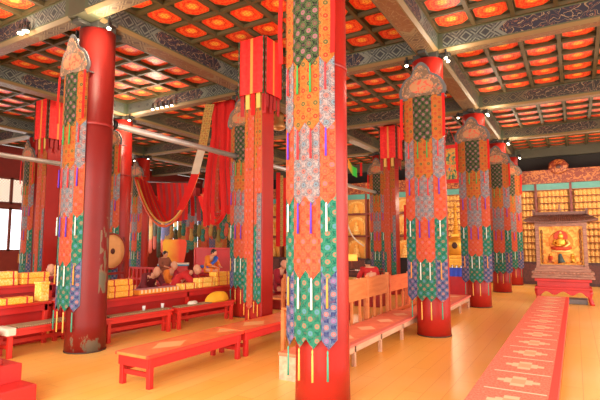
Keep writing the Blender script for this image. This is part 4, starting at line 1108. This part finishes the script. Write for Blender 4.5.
    if not bald:
        hm = MB(); rings = []
        for i in range(8):
            t = PI*(.42+.58*i/7); zz = -math.cos(t)*.13; rr = max(.003, math.sin(t)*.10)
            rings.append([(hx+rr*.92*math.cos(2*PI*j/n), hy-.018+rr*1.02*math.sin(2*PI*j/n), hz+zz+(.03 if math.sin(2*PI*j/n) > .3 and i < 4 else 0)) for j in range(n)])
        hm.ring(rings, 0); hm.build('hair', HAIRM, e)
    return e
MAG = mat('magenta_robe', col=(168, 26, 48), rough=.75); CRM = mat('crimson_robe', col=(206, 34, 34), rough=.75)
ORA = mat('orange_robe', col=(240, 130, 30), rough=.75); BLU = mat('blue_robe', col=(50, 100, 200), rough=.75); BRN = mat('brown_robe', col=(150, 84, 60), rough=.75); DRB = mat('dark_robe', col=(110, 26, 34), rough=.75)
def seatcush(p, lab, h=.42):
    m = MB(); m.box(-.34, .34, -.34, .34, 0, h-.1); b = m.build('monk_seat', REDD, loc=(p[0], p[1], 0), bevel=.01); tag(b, lab, 'seat', 'low seats of the monks')
    m = MB(); m.box(-.32, .32, -.32, .32, h-.1, h); m.build('cushion', CLOTH_DR, b, bevel=.03)
TOWARD = -PI/2    # facing +X
def mk(u, v, X, hh, rz, lab, robe, **k):
    L = k.get('lean', .1); p = P(u, v, X=X); hh = .71-.35*L; q = Matrix.Rotation(rz, 3, 'Z') @ Vector((0, .09+1.3*L, 0)); p -= q; z = p.z-hh; seatcush((p.x, p.y), 'low seat under the '+lab, max(.2, z)); person((p.x, p.y, max(.2, z)+.01), rz, lab, robe, **k)
mk(51, 270, -9.5, .70, TOWARD-.3, 'monk in a dark crimson robe beside the yellow box at left', MAG, shawl=DRB, lean=.05)
mk(157, 272, -8.5, .62, TOWARD-.2, 'monk with bowed head in dark crimson, leftmost of the group', DRB, lean=.35)
mk(174, 266, -9.2, .70, TOWARD+.2, 'monk in an orange robe with magenta shawl', ORA, shawl=MAG, lean=.1)
mk(197, 270, -7.6, .56, TOWARD+.35, 'monk in red bending over the bundles on the table', CRM, shawl=MAG, lean=.4, reach=(.6, .8))
mk(214, 253, -10.3, .70, TOWARD, 'dark-haired man in orange vest and blue shirt before the red screen', ORA, shawl=BLU, lean=.15, bald=False)
p = P(164, 246, X=-11.3); bp_ = person((p.x, p.y, .645), TOWARD, 'figure in a brown robe standing before the draped throne', BRN, standing=True, lean=0, bald=False); bp_.scale = (.85, .85, .85)
p = P(371, 262, X=-4.6); seatcush((p.x, p.y), 'red cushioned seat behind the pews', .42); person((p.x, p.y, .40), PI*.25, 'dark-haired person in a red robe seated behind the pews, seen from behind', CRM, shawl=CRM, lean=.1, bald=False)
mk(284, 265, -6.3, .70, TOWARD, 'monk in crimson visible in the gap left of the nearest column', MAG, shawl=DRB, lean=.1)
# ================================================================ LIGHT
w = bpy.data.worlds.new('world'); SC.world = w; w.use_nodes = True
bg = w.node_tree.nodes['Background']; bg.inputs[0].default_value = (1.0, .93, .84, 1); bg.inputs[1].default_value = 1.0
def area(name, loc, target, sx, sy, power, col):
    l = bpy.data.lights.new(name, 'AREA'); l.shape = 'RECTANGLE'; l.size = sx; l.size_y = sy; l.energy = power; l.color = col
    o = bpy.data.objects.new(name, l); COL.objects.link(o); o.location = loc; o.rotation_euler = (Vector(target)-Vector(loc)).to_track_quat('-Z', 'Y').to_euler(); return o
area('door_daylight', (-2, -2.6, 2.6), (-4, 8, 1.6), 9, 4.2, 1000, (1, .95, .88))
area('side_daylight', (6.6, 8, 2.6), (-6, 10, 1.4), 16, 4.2, 950, (1, .95, .88))
area('window_daylight', (-18.6, 10, 2.4), (-8, 10, 1.0), 16, 2, 350, (.95, .97, 1))
def pl(loc, e, col=(1, .84, .62), r=.06):
    l = bpy.data.lights.new('lamp_and_fill_light', 'POINT'); l.energy = e; l.color = col; l.shadow_soft_size = r; o = bpy.data.objects.new('lamp_and_fill_light', l); COL.objects.link(o); o.location = loc
for i in (1, 2, 3): x, y = cols[i][:2]; pl((x+.55, y-.25, 4.8), 22)
pl((-5.95, 4.2, 4.75), 45); pl((-10.1, 8.1, 4.75), 40); pl((-7.6, 3.8, 4.95), 30); pl((-8.9, 7.9, 4.9), 45)
for x, y, z, en in ((-8.4, 10.5, 3.2, 50), (-8.4, 14.5, 3.0, 60), (-12.8, 11.5, 3.0, 50), (-4.2, 18.2, 3.2, 110), (-8.0, 18.4, 3.2, 110), (-13, 17.5, 3.0, 70), (-.9, 18.3, 3.6, 110), (.9, 18.3, 3.6, 80), (-.35, 12.9, 3.4, 25)): pl((x, y, z), en, (1, .82, .58), .25)  # added fill lights for back shelves, shrine and central bays; no lamps hang here
# ================================================================ CAMERA
cam = bpy.data.cameras.new('camera'); co = bpy.data.objects.new('camera', cam); COL.objects.link(co); SC.camera = co
cam.sensor_width = 36; cam.lens = 36*F/600; cam.clip_start = .05
co.location = (0, 0, EYE)
fwd = Vector((-CT*SA, CT*CA, ST)); co.rotation_euler = fwd.to_track_quat('-Z', 'Y').to_euler()
SC.view_settings.view_transform = 'Standard'; SC.view_settings.look = 'None'; SC.view_settings.exposure = 0.25; SC.view_settings.gamma = 1
